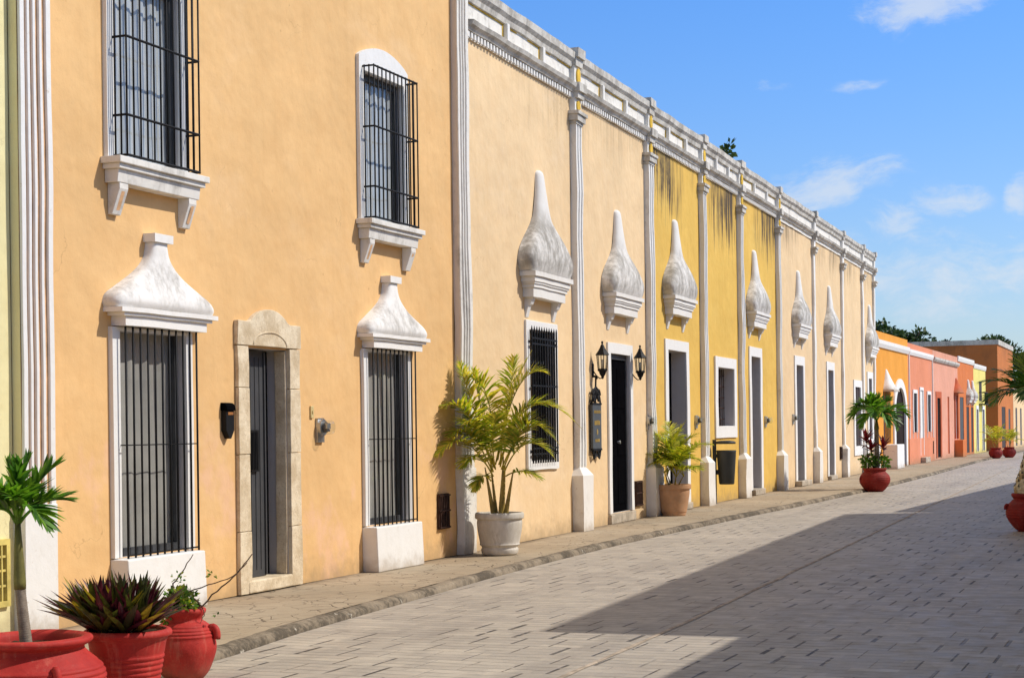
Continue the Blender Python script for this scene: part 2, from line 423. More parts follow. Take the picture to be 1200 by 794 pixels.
M['leaf_pot'] = [leafmat('palm_green', (.12, .29, .026), .46), leafmat('palm_bright_green', (.22, .42, .04), .48), leafmat('palm_deep_green', (.05, .15, .02), .36)]
M['leaf_areca'] = [leafmat('areca_green', (.33, .42, .035), .52), leafmat('areca_yellow', (.66, .58, .09), .52), leafmat('areca_dark', (.14, .24, .025), .42)]
M['leaf_golden'] = [leafmat('golden_areca', (.42, .46, .03), .48), leafmat('golden_yellow', (.60, .55, .06), .48), leafmat('golden_green', (.19, .29, .025), .4)]
M['leaf_dark'] = [leafmat('dark_frond', (.08, .20, .03), .4), leafmat('mid_frond', (.15, .28, .04), .45), leafmat('pale_frond', (.28, .36, .10), .45)]
M['leaf_sword'] = [leafmat('sword_green', (.075, .085, .018), .25, .32), leafmat('sword_purple', (.095, .016, .034), .25, .32), leafmat('sword_yellow', (.36, .26, .03), .3, .4), leafmat('sword_dark', (.030, .030, .012), .15, .35)]
M['leaf_small'] = [leafmat('small_leaf_green', (.095, .215, .020), .4), leafmat('small_leaf_yellow', (.30, .33, .04), .4), leafmat('small_leaf_deep', (.04, .11, .014), .3)]
M['leaf_red'] = [leafmat('red_cordyline', (.26, .012, .025), .3), leafmat('dark_cordyline', (.085, .014, .022), .25), leafmat('cordyline_green', (.07, .07, .02), .25)]
M['leaf_tree'] = [leafmat('tree_leaf', (.035, .075, .018), .25), leafmat('tree_leaf_light', (.075, .12, .028), .3), leafmat('tree_leaf_dark', (.014, .035, .012), .15)]

# ------------------------------------------------------------------ wall with openings
def wall_face(mb, t0, t1, z0, z1, ops, mi=0, rmi=1, floor_open=True):
    """front wall at x=0 with real rectangular openings (a,b,c,d,depth) and their reveals"""
    ts = sorted({t0, t1, *[q for o in ops for q in (o[0], o[1])]}); zs = sorted({z0, z1, *[q for o in ops for q in (o[2], o[3])]})
    for i in range(len(ts) - 1):
        for j in range(len(zs) - 1):
            tc, zc = (ts[i] + ts[i+1]) / 2, (zs[j] + zs[j+1]) / 2
            if any(o[0] < tc < o[1] and o[2] < zc < o[3] for o in ops): continue
            mb.quad((0, ts[i], zs[j]), (0, ts[i+1], zs[j]), (0, ts[i+1], zs[j+1]), (0, ts[i], zs[j+1]), mi)
    for a, b, c, d, dep in [o[:5] for o in ops]:
        mb.quad((0, a, c), (0, a, d), (-dep, a, d), (-dep, a, c), rmi)
        mb.quad((0, b, c), (-dep, b, c), (-dep, b, d), (0, b, d), rmi)
        mb.quad((0, a, d), (0, b, d), (-dep, b, d), (-dep, a, d), rmi)
        mb.quad((0, a, c), (-dep, a, c), (-dep, b, c), (0, b, c), rmi)

def house_shell(root, t0, t1, ztop, ops, mats, depth=7.0, roofdrop=.5, endmi=0, roofmat=None):
    mb = MB(); wall_face(mb, t0, t1, 0, ztop, ops)
    th = .35
    mb.quad((0, t0, 0), (-depth, t0, 0), (-depth, t0, ztop), (0, t0, ztop), endmi)
    mb.quad((0, t1, 0), (0, t1, ztop), (-depth, t1, ztop), (-depth, t1, 0), endmi)
    mb.quad((-depth, t0, 0), (-depth, t1, 0), (-depth, t1, ztop), (-depth, t0, ztop), endmi)
    # parapet top and inner face, roof slab
    mb.quad((0, t0, ztop), (0, t1, ztop), (-th, t1, ztop), (-th, t0, ztop), 0)
    mb.quad((-th, t0, ztop), (-th, t1, ztop), (-th, t1, ztop - roofdrop), (-th, t0, ztop - roofdrop), 0)
    o = mb.build('wall', mats, root)
    rb = MB(); rb.quad((-th, t0, ztop - roofdrop), (-th, t1, ztop - roofdrop), (-depth, t1, ztop - roofdrop), (-depth, t0, ztop - roofdrop))
    rb.build('roof', roofmat or M['coping'], root)
    return o

def frame_boards(mb, a, b, c, d, w, proud, top=None, bottom=True, wt=None, x0=0.0, mi=0):
    """white surround around an opening (a,b,c,d): width w, standing proud of the wall"""
    wt = wt or w
    mb.box(x0, x0 + proud, a - w, a, c if not bottom else c - w, d, mi)
    mb.box(x0, x0 + proud, b, b + w, c if not bottom else c - w, d, mi)
    mb.box(x0, x0 + proud, a - w, b + w, d, d + wt, mi)
    if bottom: mb.box(x0, x0 + proud, a, b, c - w, c, mi)

def curtain_mesh(a, b, c, d, x, amp=.018, waves=7):
    mb = MB(); n = 64; m = 10; V = []; F = []
    ph = rng.random() * 6
    for j in range(m + 1):
        z = c + (d - c) * j / m
        for i in range(n + 1):
            u = i / n; t = a + (b - a) * u
            k = 1.0 + .5 * math.sin(j * .7 + u * 3)
            V.append((x + amp * k * (math.sin(u * waves * 6.28 + ph + .5 * math.sin(j * .5)) + .5 * math.sin(u * waves * 13.1 + 1.3 * ph)), t, z))
    for j in range(m):
        for i in range(n):
            q = j * (n + 1) + i; F.append((q, q + 1, q + n + 2, q + n + 1))
    mb.add(V, F, 0, True); return mb

def superell(mb, secs, nseg=28, mi=0, cap=True):
    """wall-hugging loft: sections (z, halfwidth, depth, exponent)"""
    V = []; F = []; K = nseg + 1
    for z, w, d, e in secs:
        for i in range(K):
            th = math.pi * i / nseg; c, s_ = math.cos(th), math.sin(th)
            V.append((d * abs(s_) ** (2 / e), -w * math.copysign(abs(c) ** (2 / e), c), z))
    for j in range(len(secs) - 1):
        for i in range(nseg):
            q = j * K + i; F.append((q, q + 1, q + K + 1, q + K))
    mb.add(V, F, mi, True)
    if cap:
        mb.add(V[-K:], [tuple(range(K))], mi); mb.add(V[:K], [tuple(range(K))[::-1]], mi)

def interp_secs(secs, per=4):
    out = []
    n = len(secs)
    for i in range(n - 1):
        p0 = secs[max(i-1, 0)]; p1 = secs[i]; p2 = secs[i+1]; p3 = secs[min(i+2, n-1)]
        for k in range(per):
            t = k / per
            out.append(tuple(.5 * ((2*b) + (-a + c) * t + (2*a - 5*b + 4*c - d) * t*t + (-a + 3*b - 3*c + d) * t**3) for a, b, c, d in zip(p0, p1, p2, p3)))
    out.append(secs[-1]); return out

# ------------------------------------------------------------------ building one: two storeys, orange
W1 = thing('two_storey_house', 'large orange two-storey house with white bulb-shaped hoods over its lower barred windows', 'house', O1)
TOP1 = 8.3
UW = [12.55, 17.41]          # left edges of upper openings
LW = [12.575, 17.43]
ops1 = []
for a in UW: ops1.append((a, a + 1.065, 3.99, 5.69, .22))
for a in LW: ops1.append((a, a + 1.06, .52, 2.5, .20))
ops1.append((14.79, 15.61, .12, 2.44, .24))
house_shell(W1, 11.2, 20.2, TOP1, ops1, [M['orange'], M['reveal']], 9)

def upper_window(a):
    b = a + 1.065; c, d = 3.99, 5.69; w = .115
    mb = MB()
    mb.box(0, .045, a - w, a, c, d); mb.box(0, .045, b, b + w, c, d)
    K = 14; V = []; F = []
    for i in range(K + 1):
        u = i / K; t = (a - w) + (b - a + 2 * w) * u
        zt = 5.85 + .16 * math.sin(math.pi * u) ** .8
        V += [(.045, t, d), (.045, t, zt), (0, t, zt), (0, t, d)]
    for i in range(K):
        for k in range(4):
            F.append((i*4 + k, i*4 + (k+1) % 4, (i+1)*4 + (k+1) % 4, (i+1)*4 + k))
    mb.add(V, F); mb.add(V[:4], [(0, 1, 2, 3)]); mb.add(V[-4:], [(0, 1, 2, 3)])
    win = mb.build('window', M['white_clean'], W1, bevel=.008, wob=.006)
    s = MB()
    s.box(0, .205, a - .17, b + .22, 3.93, 3.988); s.box(0, .175, a - .14, b + .19, 3.885, 3.93)
    s.prism([(0, 3.77), (.13, 3.77), (.145, 3.885), (0, 3.885)], 'y', a - .11, b + .15, 0, 5)
    for t in (a - .07, b - .02):
        s.prism([(0, 3.50), (.045, 3.50), (.125, 3.72), (.125, 3.77), (0, 3.77)], 'y', t, t + .13)
    s.build('sill', M['white_old'], win, bevel=.006, wob=.008)
    for t in (a - .07, b - .02):   # painted panel on the bracket face
        ins = MB(); ins.quad((.062, t + .04, 3.54), (.062, t + .09, 3.54), (.122, t + .09, 3.70), (.122, t + .04, 3.70))
        ins.build('bracket_panel', M['groove'], win)
    f = MB()
    for q in (a + .002, b - .052): f.box(-.09, -.05, q, q + .05, c, d)
    f.box(-.09, -.05, a + .052, b - .052, d - .07, d)
    f.build('sash', M['frame_dark'], win)
    curtain_mesh(a, b, c, d, -.115, .010, 5).build('curtain', M['curtain_light'], win)
    gp = MB(); gp.quad((-.07, a + .05, c), (-.07, b - .05, c), (-.07, b - .05, d - .07), (-.07, a + .05, d - .07)); gp.build('pane', M['glass'], win)
    g = MB(); x = .185; ga, gb = a - .03, b + .07
    n = 12
    for i in range(n): 
        t = ga + (gb - ga) * i / (n - 1); g.tube([(x, t, 4.0), (x, t, 5.74)], .0085, 6)
    for q in (ga, gb):
        for xx in (.065, .125): g.tube([(xx, q, 4.0), (xx, q, 5.74)], .0085, 6)
    for z in (4.012, 4.36, 4.98 + .06, 5.725):
        g.tube([(0.0, ga, z), (x, ga, z), (x, gb, z), (0.0, gb, z)], .012, 6, 0, False)
    g.build('grille', M['iron'], win)
for a in UW: upper_window(a)

HOODA = interp_secs([(.155, .765, .195, 7), (.21, .785, .215, 6), (.28, .74, .205, 5), (.36, .585, .180, 4.5), (.45, .40, .150, 4.2), (.54, .255, .128, 4.2), (.63, .165, .112, 4.5), (.72, .128, .105, 5), (.775, .122, .102, 6)])
def lower_window(a):
    b = a + 1.06; c, d = .52, 2.5; cc = (a + b) / 2
    mb = MB(); frame_boards(mb, a, b, c, d, .11, .045, bottom=False, wt=.03)
    win = mb.build('window', M['white_clean'], W1, bevel=.008, wob=.006)
    bx = MB(); bx.prism([(0, 0), (.21, 0), (.19, c - .01), (0, c - .01)], 'y', a - .12, b + .05, 0, 6)
    bx.build('plinth', M['white_clean'], win, bevel=.012, wob=.012)
    f = MB()
    for q in (a + .002, b - .052): f.box(-.11, -.05, q, q + .05, c, d)
    f.box(-.11, -.05, a + .052, b - .052, c, c + .07)
    f.build('sash', M['frame_dark'], win)
    curtain_mesh(a, b, c, d, -.125, .010, 4).build('curtain', M['curtain'], win)
    gp = MB(); gp.quad((-.08, a + .05, c + .07), (-.08, b - .05, c + .07), (-.08, b - .05, d), (-.08, a + .05, d)); gp.build('pane', M['glass'], win)
    g = MB(); x = .11; n = 11; ga, gb = a - .01, b + .07
    for i in range(n):
        t = ga + (gb - ga) * i / (n - 1); g.tube([(x, t, c - .01), (x, t, 2.535)], .0095, 6)
    g.tube([(0, gb, 1.5), (x, gb, 1.5), (x, ga, 1.5), (0, ga, 1.5)], .0055, 5, 0, False)
    g.tube([(x, gb, c + .02), (x, ga, c + .02)], .008, 5, 0, False)
    g.build('grille', M['iron'], win)
    h = MB()
    h.box(0, .15, -.655, .655, 0, .085); h.box(0, .175, -.71, .71, .085, .115); h.box(0, .20, -.775, .775, .115, .155)
    superell(h, HOODA); h.box(0, .128, -.15, .15, .775, .85)
    hd = h.build('hood', M['hood_low'], W1, loc=(0, a + .59, 2.54), wob=.010, wsc=2.2)
    return win
lw = [lower_window(a) for a in LW]

# stone door case
dc = MB()
for s0, s1 in ((14.57, 14.79), (15.61, 15.83)):
    zs = [0, .62, 1.38, 2.04, 2.455]
    for k in range(4): dc.box(-.004 * (k % 2), .045 - .004 * (k % 2), s0, s1, zs[k] + .003, zs[k+1] - .003, 0, 2)
K = 24; V = []; F = []
for i in range(K + 1):
    u = i / K; t = 14.56 + 1.28 * u; q = abs(u - .5) * 2
    zt = 2.70 if q > .6 else 2.70 + .135 * (1 - (q / .6) ** 2) ** .75
    V += [(.05, t, 2.46), (.05, t, zt), (0, t, zt), (0, t, 2.46)]
for i in range(K):
    for k in range(4): F.append((i*4 + k, i*4 + (k+1) % 4, (i+1)*4 + (k+1) % 4, (i+1)*4 + k))
dc.add(V, F); dc.add(V[:4], [(0, 1, 2, 3)]); dc.add(V[-4:], [(0, 1, 2, 3)])
arc = [(.05, 15.2 + .33 * math.cos(a), 2.475 + .13 * math.sin(a)) for a in [math.pi * i / 16 for i in range(17)]]
dc.tube(arc, .012, 6)
# deep stone jambs and soffit lining the opening
dc.box(-.13, -.006, 15.585, 15.612, .13, 2.43); dc.box(-.13, -.006, 14.788, 14.81, .13, 2.43)
dcase = dc.build('door_case', M['limestone'], W1, bevel=.006, wob=.010, wsc=3)
d = MB()
d.box(-.17, -.13, 14.812, 15.37, .13, 2.43)
for q in (14.93, 15.08, 15.17, 15.26): d.box(-.13, -.122, q, q + .012, .2, 2.36)
d.box(-.13, -.112, 15.345, 15.37, .14, 2.42)
dr = d.build('door', M['greydoor'], W1, bevel=.004)
g = MB(); g.box(-.13, -.10, 15.05, 15.20, 1.20, 1.62)
for i in range(4): g.box(-.10, -.092, 15.065 + i * .03, 15.075 + i * .03, 1.22, 1.6)
g.build('speaking_grille', M['iron'], dr)
d2 = MB(); d2.box(-.235, -.225, 15.30, 15.60, .13, 2.43); d2.build('dark_opening', M['dark'], W1)
st = MB(); st.box(-.34, .055, 14.72, 15.62, 0, .125); st.build('doorstep', M['limestone'], W1, bevel=.015, wob=.02)

# fluted pilasters at the ends of building one
p = MB()
p.box(0, .085, 11.165, 11.56, 1.02, TOP1, 1)
for q0, q1 in ((11.16, 11.215), (11.25, 11.285), (11.325, 11.36), (11.41, 11.445), (11.50, 11.562)): p.box(.0855, .112, q0, q1, 1.03, TOP1)
p.box(0, .12, 11.15, 11.565, 0, 1.04)
p.quad((.001, 11.158, 1.04), (.0845, 11.158, 1.04), (.0845, 11.158, TOP1), (.001, 11.158, TOP1), 2)
p.build('pilaster', [M['white_clean'], M['groove'], M['pale_yellow']], W1, bevel=.005, wob=.010)
p = MB()
p.box(0, .075, 19.99, 20.36, 1.08, TOP1, 1)
for q0, q1 in ((19.985, 20.05), (20.10, 20.135), (20.185, 20.22), (20.27, 20.365)): p.box(.0755, .10, q0, q1, 1.09, TOP1)
p.box(0, .105, 19.98, 20.40, 0, 1.10)
p.build('pilaster', [M['white_old'], M['pil_old']], W1, bevel=.005, wob=.022)
cp = MB(); cp.box(-.35, .14, 11.1, 20.45, TOP1, TOP1 + .16); cp.build('coping', M['coping'], W1, wob=.02)
def vent(root, a, b, c, d):
    v = MB(); v.box(0, .03, a, b, c, d)
    k = 6
    for i in range(k):
        q = a + .02 + (b - a - .06) * i / (k - 1); v.box(.03, .045, q, q + .02, c + .02, d - .02)
    for z in (c + .01, (c + d) / 2, d - .03): v.box(.032, .05, a, b, z, z + .02)
    return v.build('vent_grate', M['rust'], root, wob=.006, wsc=6)
vent(W1, 19.38, 19.70, .36, .80)
sw = MB(); sw.box(0, .02, 16.10, 16.16, 1.74, 1.87); sw.box(.02, .03, 16.12, 16.14, 1.79, 1.82); sw.build('doorbell_plate', plain('cream_plastic', (.62, .50, .24), .5), W1, bevel=.003)

# ------------------------------------------------------------------ neighbour at the left edge
W0 = thing('yellow_house', 'pale yellow house wall left of the white fluted pilaster, only a sliver in view', 'house', O1)
house_shell(W0, -2.0, 11.15, 6.3, [(10.60, 11.02, .30, .74, .12)], [M['pale_yellow'], M['pale_yellow']], 8)
g = MB()
frame_boards(g, 10.60, 11.02, .30, .74, .045, .035)
for i in range(5): g.box(.012, .030, 10.66 + i * .075, 10.675 + i * .075, .30, .74)
for z in (.41, .53, .64): g.box(.008, .026, 10.60, 11.02, z, z + .018)
g.build('window_grille', plain('yellow_iron', (.62, .50, .15), .6), W0)
b = MB(); b.quad((-.115, 10.6, .3), (-.115, 11.02, .3), (-.115, 11.02, .74), (-.115, 10.6, .74)); b.build('window_recess', M['dark'], W0)

# ------------------------------------------------------------------ the long terrace
TOP2 = 7.18
HOODB = interp_secs([(.36, .86, .235, 8), (.44, .93, .262, 7), (.55, .955, .28, 6.5), (.68, .89, .275, 6), (.82, .735, .25, 5.5), (.95, .56, .21, 5), (1.08, .40, .165, 4.2), (1.20, .295, .135, 3.6), (1.40, .225, .112, 3), (1.62, .175, .096, 2.6), (1.80, .138, .084, 2.4), (1.86, .11, .070, 2.2), (1.89, .05, .04, 2.2)])
hood_mesh = None
def tall_hood(root, tc, z, sx=1.0, sz=1.0):
    global hood_mesh
    if hood_mesh is None:
        h = MB()
        h.box(0, .16, -.735, .735, 0, .135); h.box(0, .180, -.765, .765, .135, .185); h.box(0, .197, -.79, .79, .185, .215)
        h.box(0, .212, -.82, .82, .215, .29); h.box(0, .242, -.875, .875, .29, .36)
        superell(h, HOODB)
        for q in (-.60, .60):
            h.prism([(0, -.29), (.02, -.28), (.06, -.12), (.09, -.10), (.11, -.05), (.13, 0), (0, 0)], 'y', q - .065, q + .065)
        o = h.build('hood', M['hood_high'], root, wob=.018, wsc=1.8); hood_mesh = o.data
    else:
        o = bpy.data.objects.new('hood', hood_mesh); COL.objects.link(o); o.parent = root
    o.location = (0, tc, z); o.scale = (1, sx, sz)
    return o

def terrace_pilaster(root, t, w=.32, last=False, thin=False):
    p = MB(); dpt = .085 if not thin else .07
    h = w / 2
    p.box(0, dpt, t - h, t + h, .98, 6.36)
    if not thin:
        for q in (-h, -.025, h - .05): p.box(dpt + .0005, dpt + .016, t + q, t + q + .05, 1.0, 6.32)
    bw = .275 if not thin else .24
    bd = .185
    p.box(0, bd, t - bw, t + bw, 0, .86)
    V = [(0, t - bw, .86), (bd, t - bw, .86), (bd, t + bw, .86), (0, t + bw, .86), (0, t - h, .985), (dpt + .01, t - h, .985), (dpt + .01, t + h, .985), (0, t + h, .985)]
    p.add(V, [(0, 1, 5, 4), (1, 2, 6, 5), (2, 3, 7, 6), (4, 5, 6, 7)])
    p.box(0, .115, t - h - .03, t + h + .03, 6.30, 6.345, 1); p.box(0, .145, t - h - .06, t + h + .06, 6.345, 6.44, 1); p.box(0, .17, t - h - .09, t + h + .09, 6.44, 6.49, 1)
    p.box(0, .085, t - h, t + h, 6.49, 6.70)
    p.box(0, .135, t - h, t + h, 6.70, 6.80, 1); p.box(0, .175, t - h - .02, t + h + .02, 6.80, 6.935, 1)
    p.box(0, .09, t - h, t + h, 6.935, 7.20)
    p.box(-.1, .12, t - h - .015, t + h + .015, 7.20, 7.33, 1); p.box(-.1, .16, t - h - .03, t + h + .03, 7.33, 7.475, 1)
    pil = p.build('pilaster', [M['white'], M['coping']], root, bevel=.008, wob=.026)
    if not thin:
        for z0, z1, x in ((6.52, 6.68, .0875), (6.95, 7.18, .0925)):
            d = MB(); zc, hz = (z0 + z1) / 2, (z1 - z0) / 2
            d.prism([(t + .085 * math.copysign(abs(math.cos(a)) ** .8, math.cos(a)), zc + hz * math.copysign(abs(math.sin(a)) ** .8, math.sin(a))) for a in [i * math.pi / 5 + .3 for i in range(10)]], 'x', x, x + .022)
            d.build('yellow_panel', M['panel_yellow'], pil)
    return pil

def parapet(root, t0, t1, posts, plainp=False):
    b = MB()
    # cornice
    b.prism([(0, 6.79), (.07, 6.79), (.09, 6.83), (.13, 6.86), (.15, 6.915), (0, 6.93)], 'y', t0, t1, 1, int((t1 - t0) / .3))
    # coping
    b.prism([(-.30, 7.18), (.06, 7.18), (.075, 7.25), (.12, 7.30), (.13, 7.40), (.02, 7.45), (-.30, 7.45)], 'y', t0, t1, 1, int((t1 - t0) / .3))
    b.prism([(.003, 6.70), (.03, 6.70), (.03, 6.79), (.003, 6.79)], 'y', t0, t1, 0, int((t1 - t0) / .4))
    b.prism([(.003, 6.93), (.02, 6.93), (.02, 7.18), (.003, 7.18)], 'y', t0, t1, 0, int((t1 - t0) / .4))
    o = b.build('parapet', [M['white_old'], M['coping']], root, wob=.022, wsc=1.6)
    if not plainp:
        dn = MB(); t = t0 + .03
        while t < t1 - .06:
            dn.box(.031, .055, t, t + .06, 6.705, 6.785); t += .12
        dn.build('dentil_course', M['white'], o)
        for t in posts:
            pm = MB(); pm.box(.021, .085, t - .05, t + .05, 6.925, 7.19); pm.build('divider_post', M['white'], o, bevel=.006, wob=.01)
        ed = MB()      # yellow edging painted round the panels
        for t in posts:
            ed.quad((.0235, t - .10, 6.93), (.0235, t - .05, 6.93), (.0235, t - .05, 7.18), (.0235, t - .10, 7.18))
        ed.quad((.0225, t0, 7.155), (.0225, t1, 7.155), (.0225, t1, 7.18), (.0225, t0, 7.18))
        ed.build('yellow_edging', M['panel_yellow'], o)
    return o

def recess_door(root, a, b, c, d, dep, mat, name='door', panels=True):
    m = MB(); m.box(-dep, -dep + .05, a, b, c, d)
    if panels:
        n = 2
        for i in range(n):
            q0 = a + (b - a) * (i + .16) / n; q1 = a + (b - a) * (i + .84) / n
            for z0, z1 in ((.08, .34), (.40, .66), (.72, .94)):
                m.box(-dep + .05, -dep + .062, q0, q1, c + (d - c) * z0, c + (d - c) * z1)
    return m.build(name, mat, root, bevel=.004)

def surround(root, a, b, c, d, w, wt=None, bottom=False, proud=.03, name='door_surround', mat='white_clean'):
    m = MB(); frame_boards(m, a, b, c, d, w, proud, bottom=bottom, wt=wt)
    return m.build(name, M[mat], root, bevel=.006, wob=.010)

def step(root, a, b, h=.14, out=.1, dep=.2, mat='stone_step'):
    m = MB(); m.box(-dep, out, a, b, 0, h); return m.build('doorstep', M[mat], root, bevel=.012, wob=.02)

G_T = 'houses of the long terrace with the stained white parapet'
WA = thing('terrace_house', 'peach house with hanging iron sign and two lanterns beside its black door', 'house', O2, A2, G_T)
house_shell(WA, 0, 9.05, TOP2, [(2.40, 3.56, 1.13, 3.02, .25), (6.54, 7.73, .17, 2.83, .16)], [M['peach'], M['reveal']], 8)
parapet(WA, .02, 9.05, [1.55, 3.10, 6.15, 7.55])
terrace_pilaster(WA, 4.70); terrace_pilaster(WA, 9.05)
tall_hood(WA, 2.97, 3.47); tall_hood(WA, 7.05, 3.48, .98, .94)
# barred window of bay one
wf = surround(WA, 2.40, 3.56, 1.13, 3.02, .13, .13, True, .04, 'window')
m = MB(); m.quad((-.2, 2.40, 1.13), (-.2, 3.56, 1.13), (-.2, 3.56, 3.02), (-.2, 2.40, 3.02)); m.build('window_back', M['dark'], wf)
m = MB()
for q in (2.402, 3.498): m.box(-.16, -.11, q, q + .06, 1.13, 3.02)
m.box(-.16, -.11, 3.01, 3.07, 1.13, 3.02); m.box(-.16, -.11, 2.462, 3.01, 2.55, 2.60); m.box(-.16, -.11, 3.07, 3.498, 2.55, 2.60)
m.build('sash', M['frame_dark'], wf)
m = MB(); m.quad((-.13, 2.46, 1.13), (-.13, 3.50, 1.13), (-.13, 3.50, 3.02), (-.13, 2.46, 3.02)); m.build('pane', M['glass'], wf)
m = MB()
for i in range(11):
    t = 2.36 + 1.12 * i / 10
    m.tube([(.085, t, 1.10), (.085, t, 3.02), (.085, t, 3.07)], [.013, .013, .003], 6)
for z in (1.22, 1.30, 2.80, 2.88, 2.2): m.box(.075, .095, 2.34, 3.50, z, z + .025)
for t in (2.36, 3.48):
    for z in (1.26, 2.84): m.tube([(0, t, z), (.085, t, z)], .01, 5)
m.build('grille', M['iron'], wf)
# black door
surround(WA, 6.54, 7.73, .17, 2.83, .16, .18, False, .035)
dd = MB(); dd.box(-.14, -.06, 6.545, 7.725, .17, 2.825)
dd.box(-.06, -.035, 6.545, 6.60, .17, 2.825, 1); dd.box(-.06, -.035, 7.67, 7.725, .17, 2.825, 1); dd.box(-.06, -.035, 6.60, 7.67, 2.74, 2.825, 1)
for q in (6.66, 7.18):
    for z0, z1 in ((.3, 1.0), (1.12, 1.8), (1.92, 2.6)): dd.box(-.06, -.05, q, q + .43, z0, z1)
door = dd.build('door', [M['blackdoor'], M['frame_dark']], WA, bevel=.004)
m = MB(); m.tube([(-.05, 7.12, 1.35), (-.01, 7.12, 1.35)], .02, 10); m.tube([(-.01, 7.12, 1.35), (.01, 7.12, 1.35)], .03, 10); m.build('door_knob', M['steel'], door)
step(WA, 6.36, 7.90, .16, .06, .15)
vent(WA, 7.98, 8.40, .22, .66)

WB = thing('terrace_house', 'ochre yellow house with black mould streaks below its parapet', 'house', O2, A2, G_T)
opsB = [(10.39, 11.79, .12, 3.04, .34), (14.53, 16.12, 1.60, 2.84, .34), (18.01, 19.03, .12, 3.19, .34)]
house_shell(WB, 9.05, 21.3, TOP2, opsB, [M['yellow'], M['reveal']], 8)
parapet(WB, 9.05, 21.3, [10.45, 11.82, 14.45, 15.65, 18.4, 19.9])
for t in (13.22, 16.85): terrace_pilaster(WB, t)
terrace_pilaster(WB, 21.3, .26)
tall_hood(WB, 11.0, 3.70, 1.0, .97); tall_hood(WB, 18.45, 3.86, .95, .95)
surround(WB, 10.39, 11.79, .12, 3.04, .22, .2); recess_door(WB, 10.39, 11.79, .12, 3.04, .33, M['blackdoor']); step(WB, 10.3, 11.9, .12)
wd = surround(WB, 14.53, 16.12, 1.60, 2.84, .25, .22, True, .035, 'window')
m = MB(); m.box(-.33, -.30, 14.53, 16.12, 1.6, 2.84); m.build('shutter', M['browndoor'], wd)
m = MB()
for i in range(5): m.tube([(-.2, 14.53, 1.75 + i * .235), (-.2, 15.0, 1.75 + i * .235), (-.2, 16.12, 1.75 + i * .235)], .011, 5)
for i in range(9): m.tube([(-.2, 14.6 + i * .185, 1.6), (-.2, 14.6 + i * .185, 2.84)], .008, 5)
m.build('grille', M['rust'], wd)
surround(WB, 18.01, 19.03, .12, 3.19, .22, .22); recess_door(WB, 18.01, 19.03, .12, 3.19, .33, M['greydoor']); step(WB, 17.95, 19.1, .13)

WC = thing('terrace_house', 'peach house at the far end of the terrace, behind the big red potted palm', 'house', O2, A2, G_T)
opsC = [(23.78, 24.78, .1, 3.17, .30), (28.90, 29.85, .1, 3.18, .30), (34.20, 35.4, .9, 2.79, .07), (37.3, 38.05, 1.1, 3.13, .07)]
house_shell(WC, 21.3, 38.9, TOP2, opsC, [M['peach_worn'], M['reveal']], 8)
parapet(WC, 21.3, 38.9, [], True)
for t in (26.55, 31.65, 35.95): terrace_pilaster(WC, t, .24, thin=True)
terrace_pilaster(WC, 38.72, .24, thin=True)
tall_hood(WC, 24.15, 3.88, .93, .94); tall_hood(WC, 29.2, 3.86, .93, .94); tall_hood(WC, 37.6, 3.84, .93, .94)
for a, b_, c, d_, mt in ((23.78, 24.78, .1, 3.17, 'greydoor'), (28.90, 29.85, .1, 3.18, 'greydoor')):
    surround(WC, a, b_, c, d_, .24, .24); recess_door(WC, a, b_, c, d_, .29, M[mt]); step(WC, a - .1, b_ + .1, .12)
for a, b_, c, d_ in ((34.20, 35.4, .9, 2.79), (37.3, 38.05, 1.1, 3.13)):
    w_ = surround(WC, a, b_, c, d_, .3, .22, True, .035, 'window')
    m = MB(); m.box(-.065, -.03, a, b_, c, d_); m.box(-.03, -.02, (a+b_)/2 - .02, (a+b_)/2 + .02, c, d_); m.build('shutter', M['browndoor'], w_)
vent(WC, 30.98, 31.32, .55, .93)
m = MB(); m.box(.0, .20, 23.5, 25.0, 0, .14); m.build('doorstep', M['stone_step'], WC, bevel=.02, wob=.03)

# small plant rooted in the parapet
pl = MB()
def blob_leaves(mb, c, rad, n, size, nm, seed, squash=(1, 1, 1)):
    r = random.Random(seed)
    for _ in range(n):
        while True:
            q = Vector((r.uniform(-1, 1), r.uniform(-1, 1), r.uniform(-1, 1)))
            if q.length <= 1: break
        q = q * (.55 + .45 * r.random()) if q.length > .2 else q
        p0 = Vector(c) + Vector((q.x * rad * squash[0], q.y * rad * squash[1], q.z * rad * squash[2]))
        d = (q + Vector((r.uniform(-.8, .8), r.uniform(-.8, .8), r.uniform(-.6, .7)))).normalized()
        sd = d.cross(Vector((r.uniform(-1, 1), r.uniform(-1, 1), r.uniform(-1, 1)))).normalized()
        L = size * r.uniform(.6, 1.3); w = L * .32
        k = r.random(); up = q.z
        mi = (1 if k < .30 + .35 * up else 2 if k > .72 + .2 * up else 0) % nm
        mb.add([p0, p0 + d * L * .5 + sd * w, p0 + d * L, p0 + d * L * .5 - sd * w], [(0, 1, 2, 3)], mi)
blob_leaves(pl, (0, 0, .14), .2, 60, .16, 3, 5)
pl.tube([(0, 0, -.02), (.02, .0, .25)], .012, 5, 2)
tag(pl.build('wall_plant', M['leaf_tree'], None, frame_pt(O2, A2, 16.0, -.05, 7.45)), 'small dark weed sprouting from the top of the terrace parapet', 'plant')

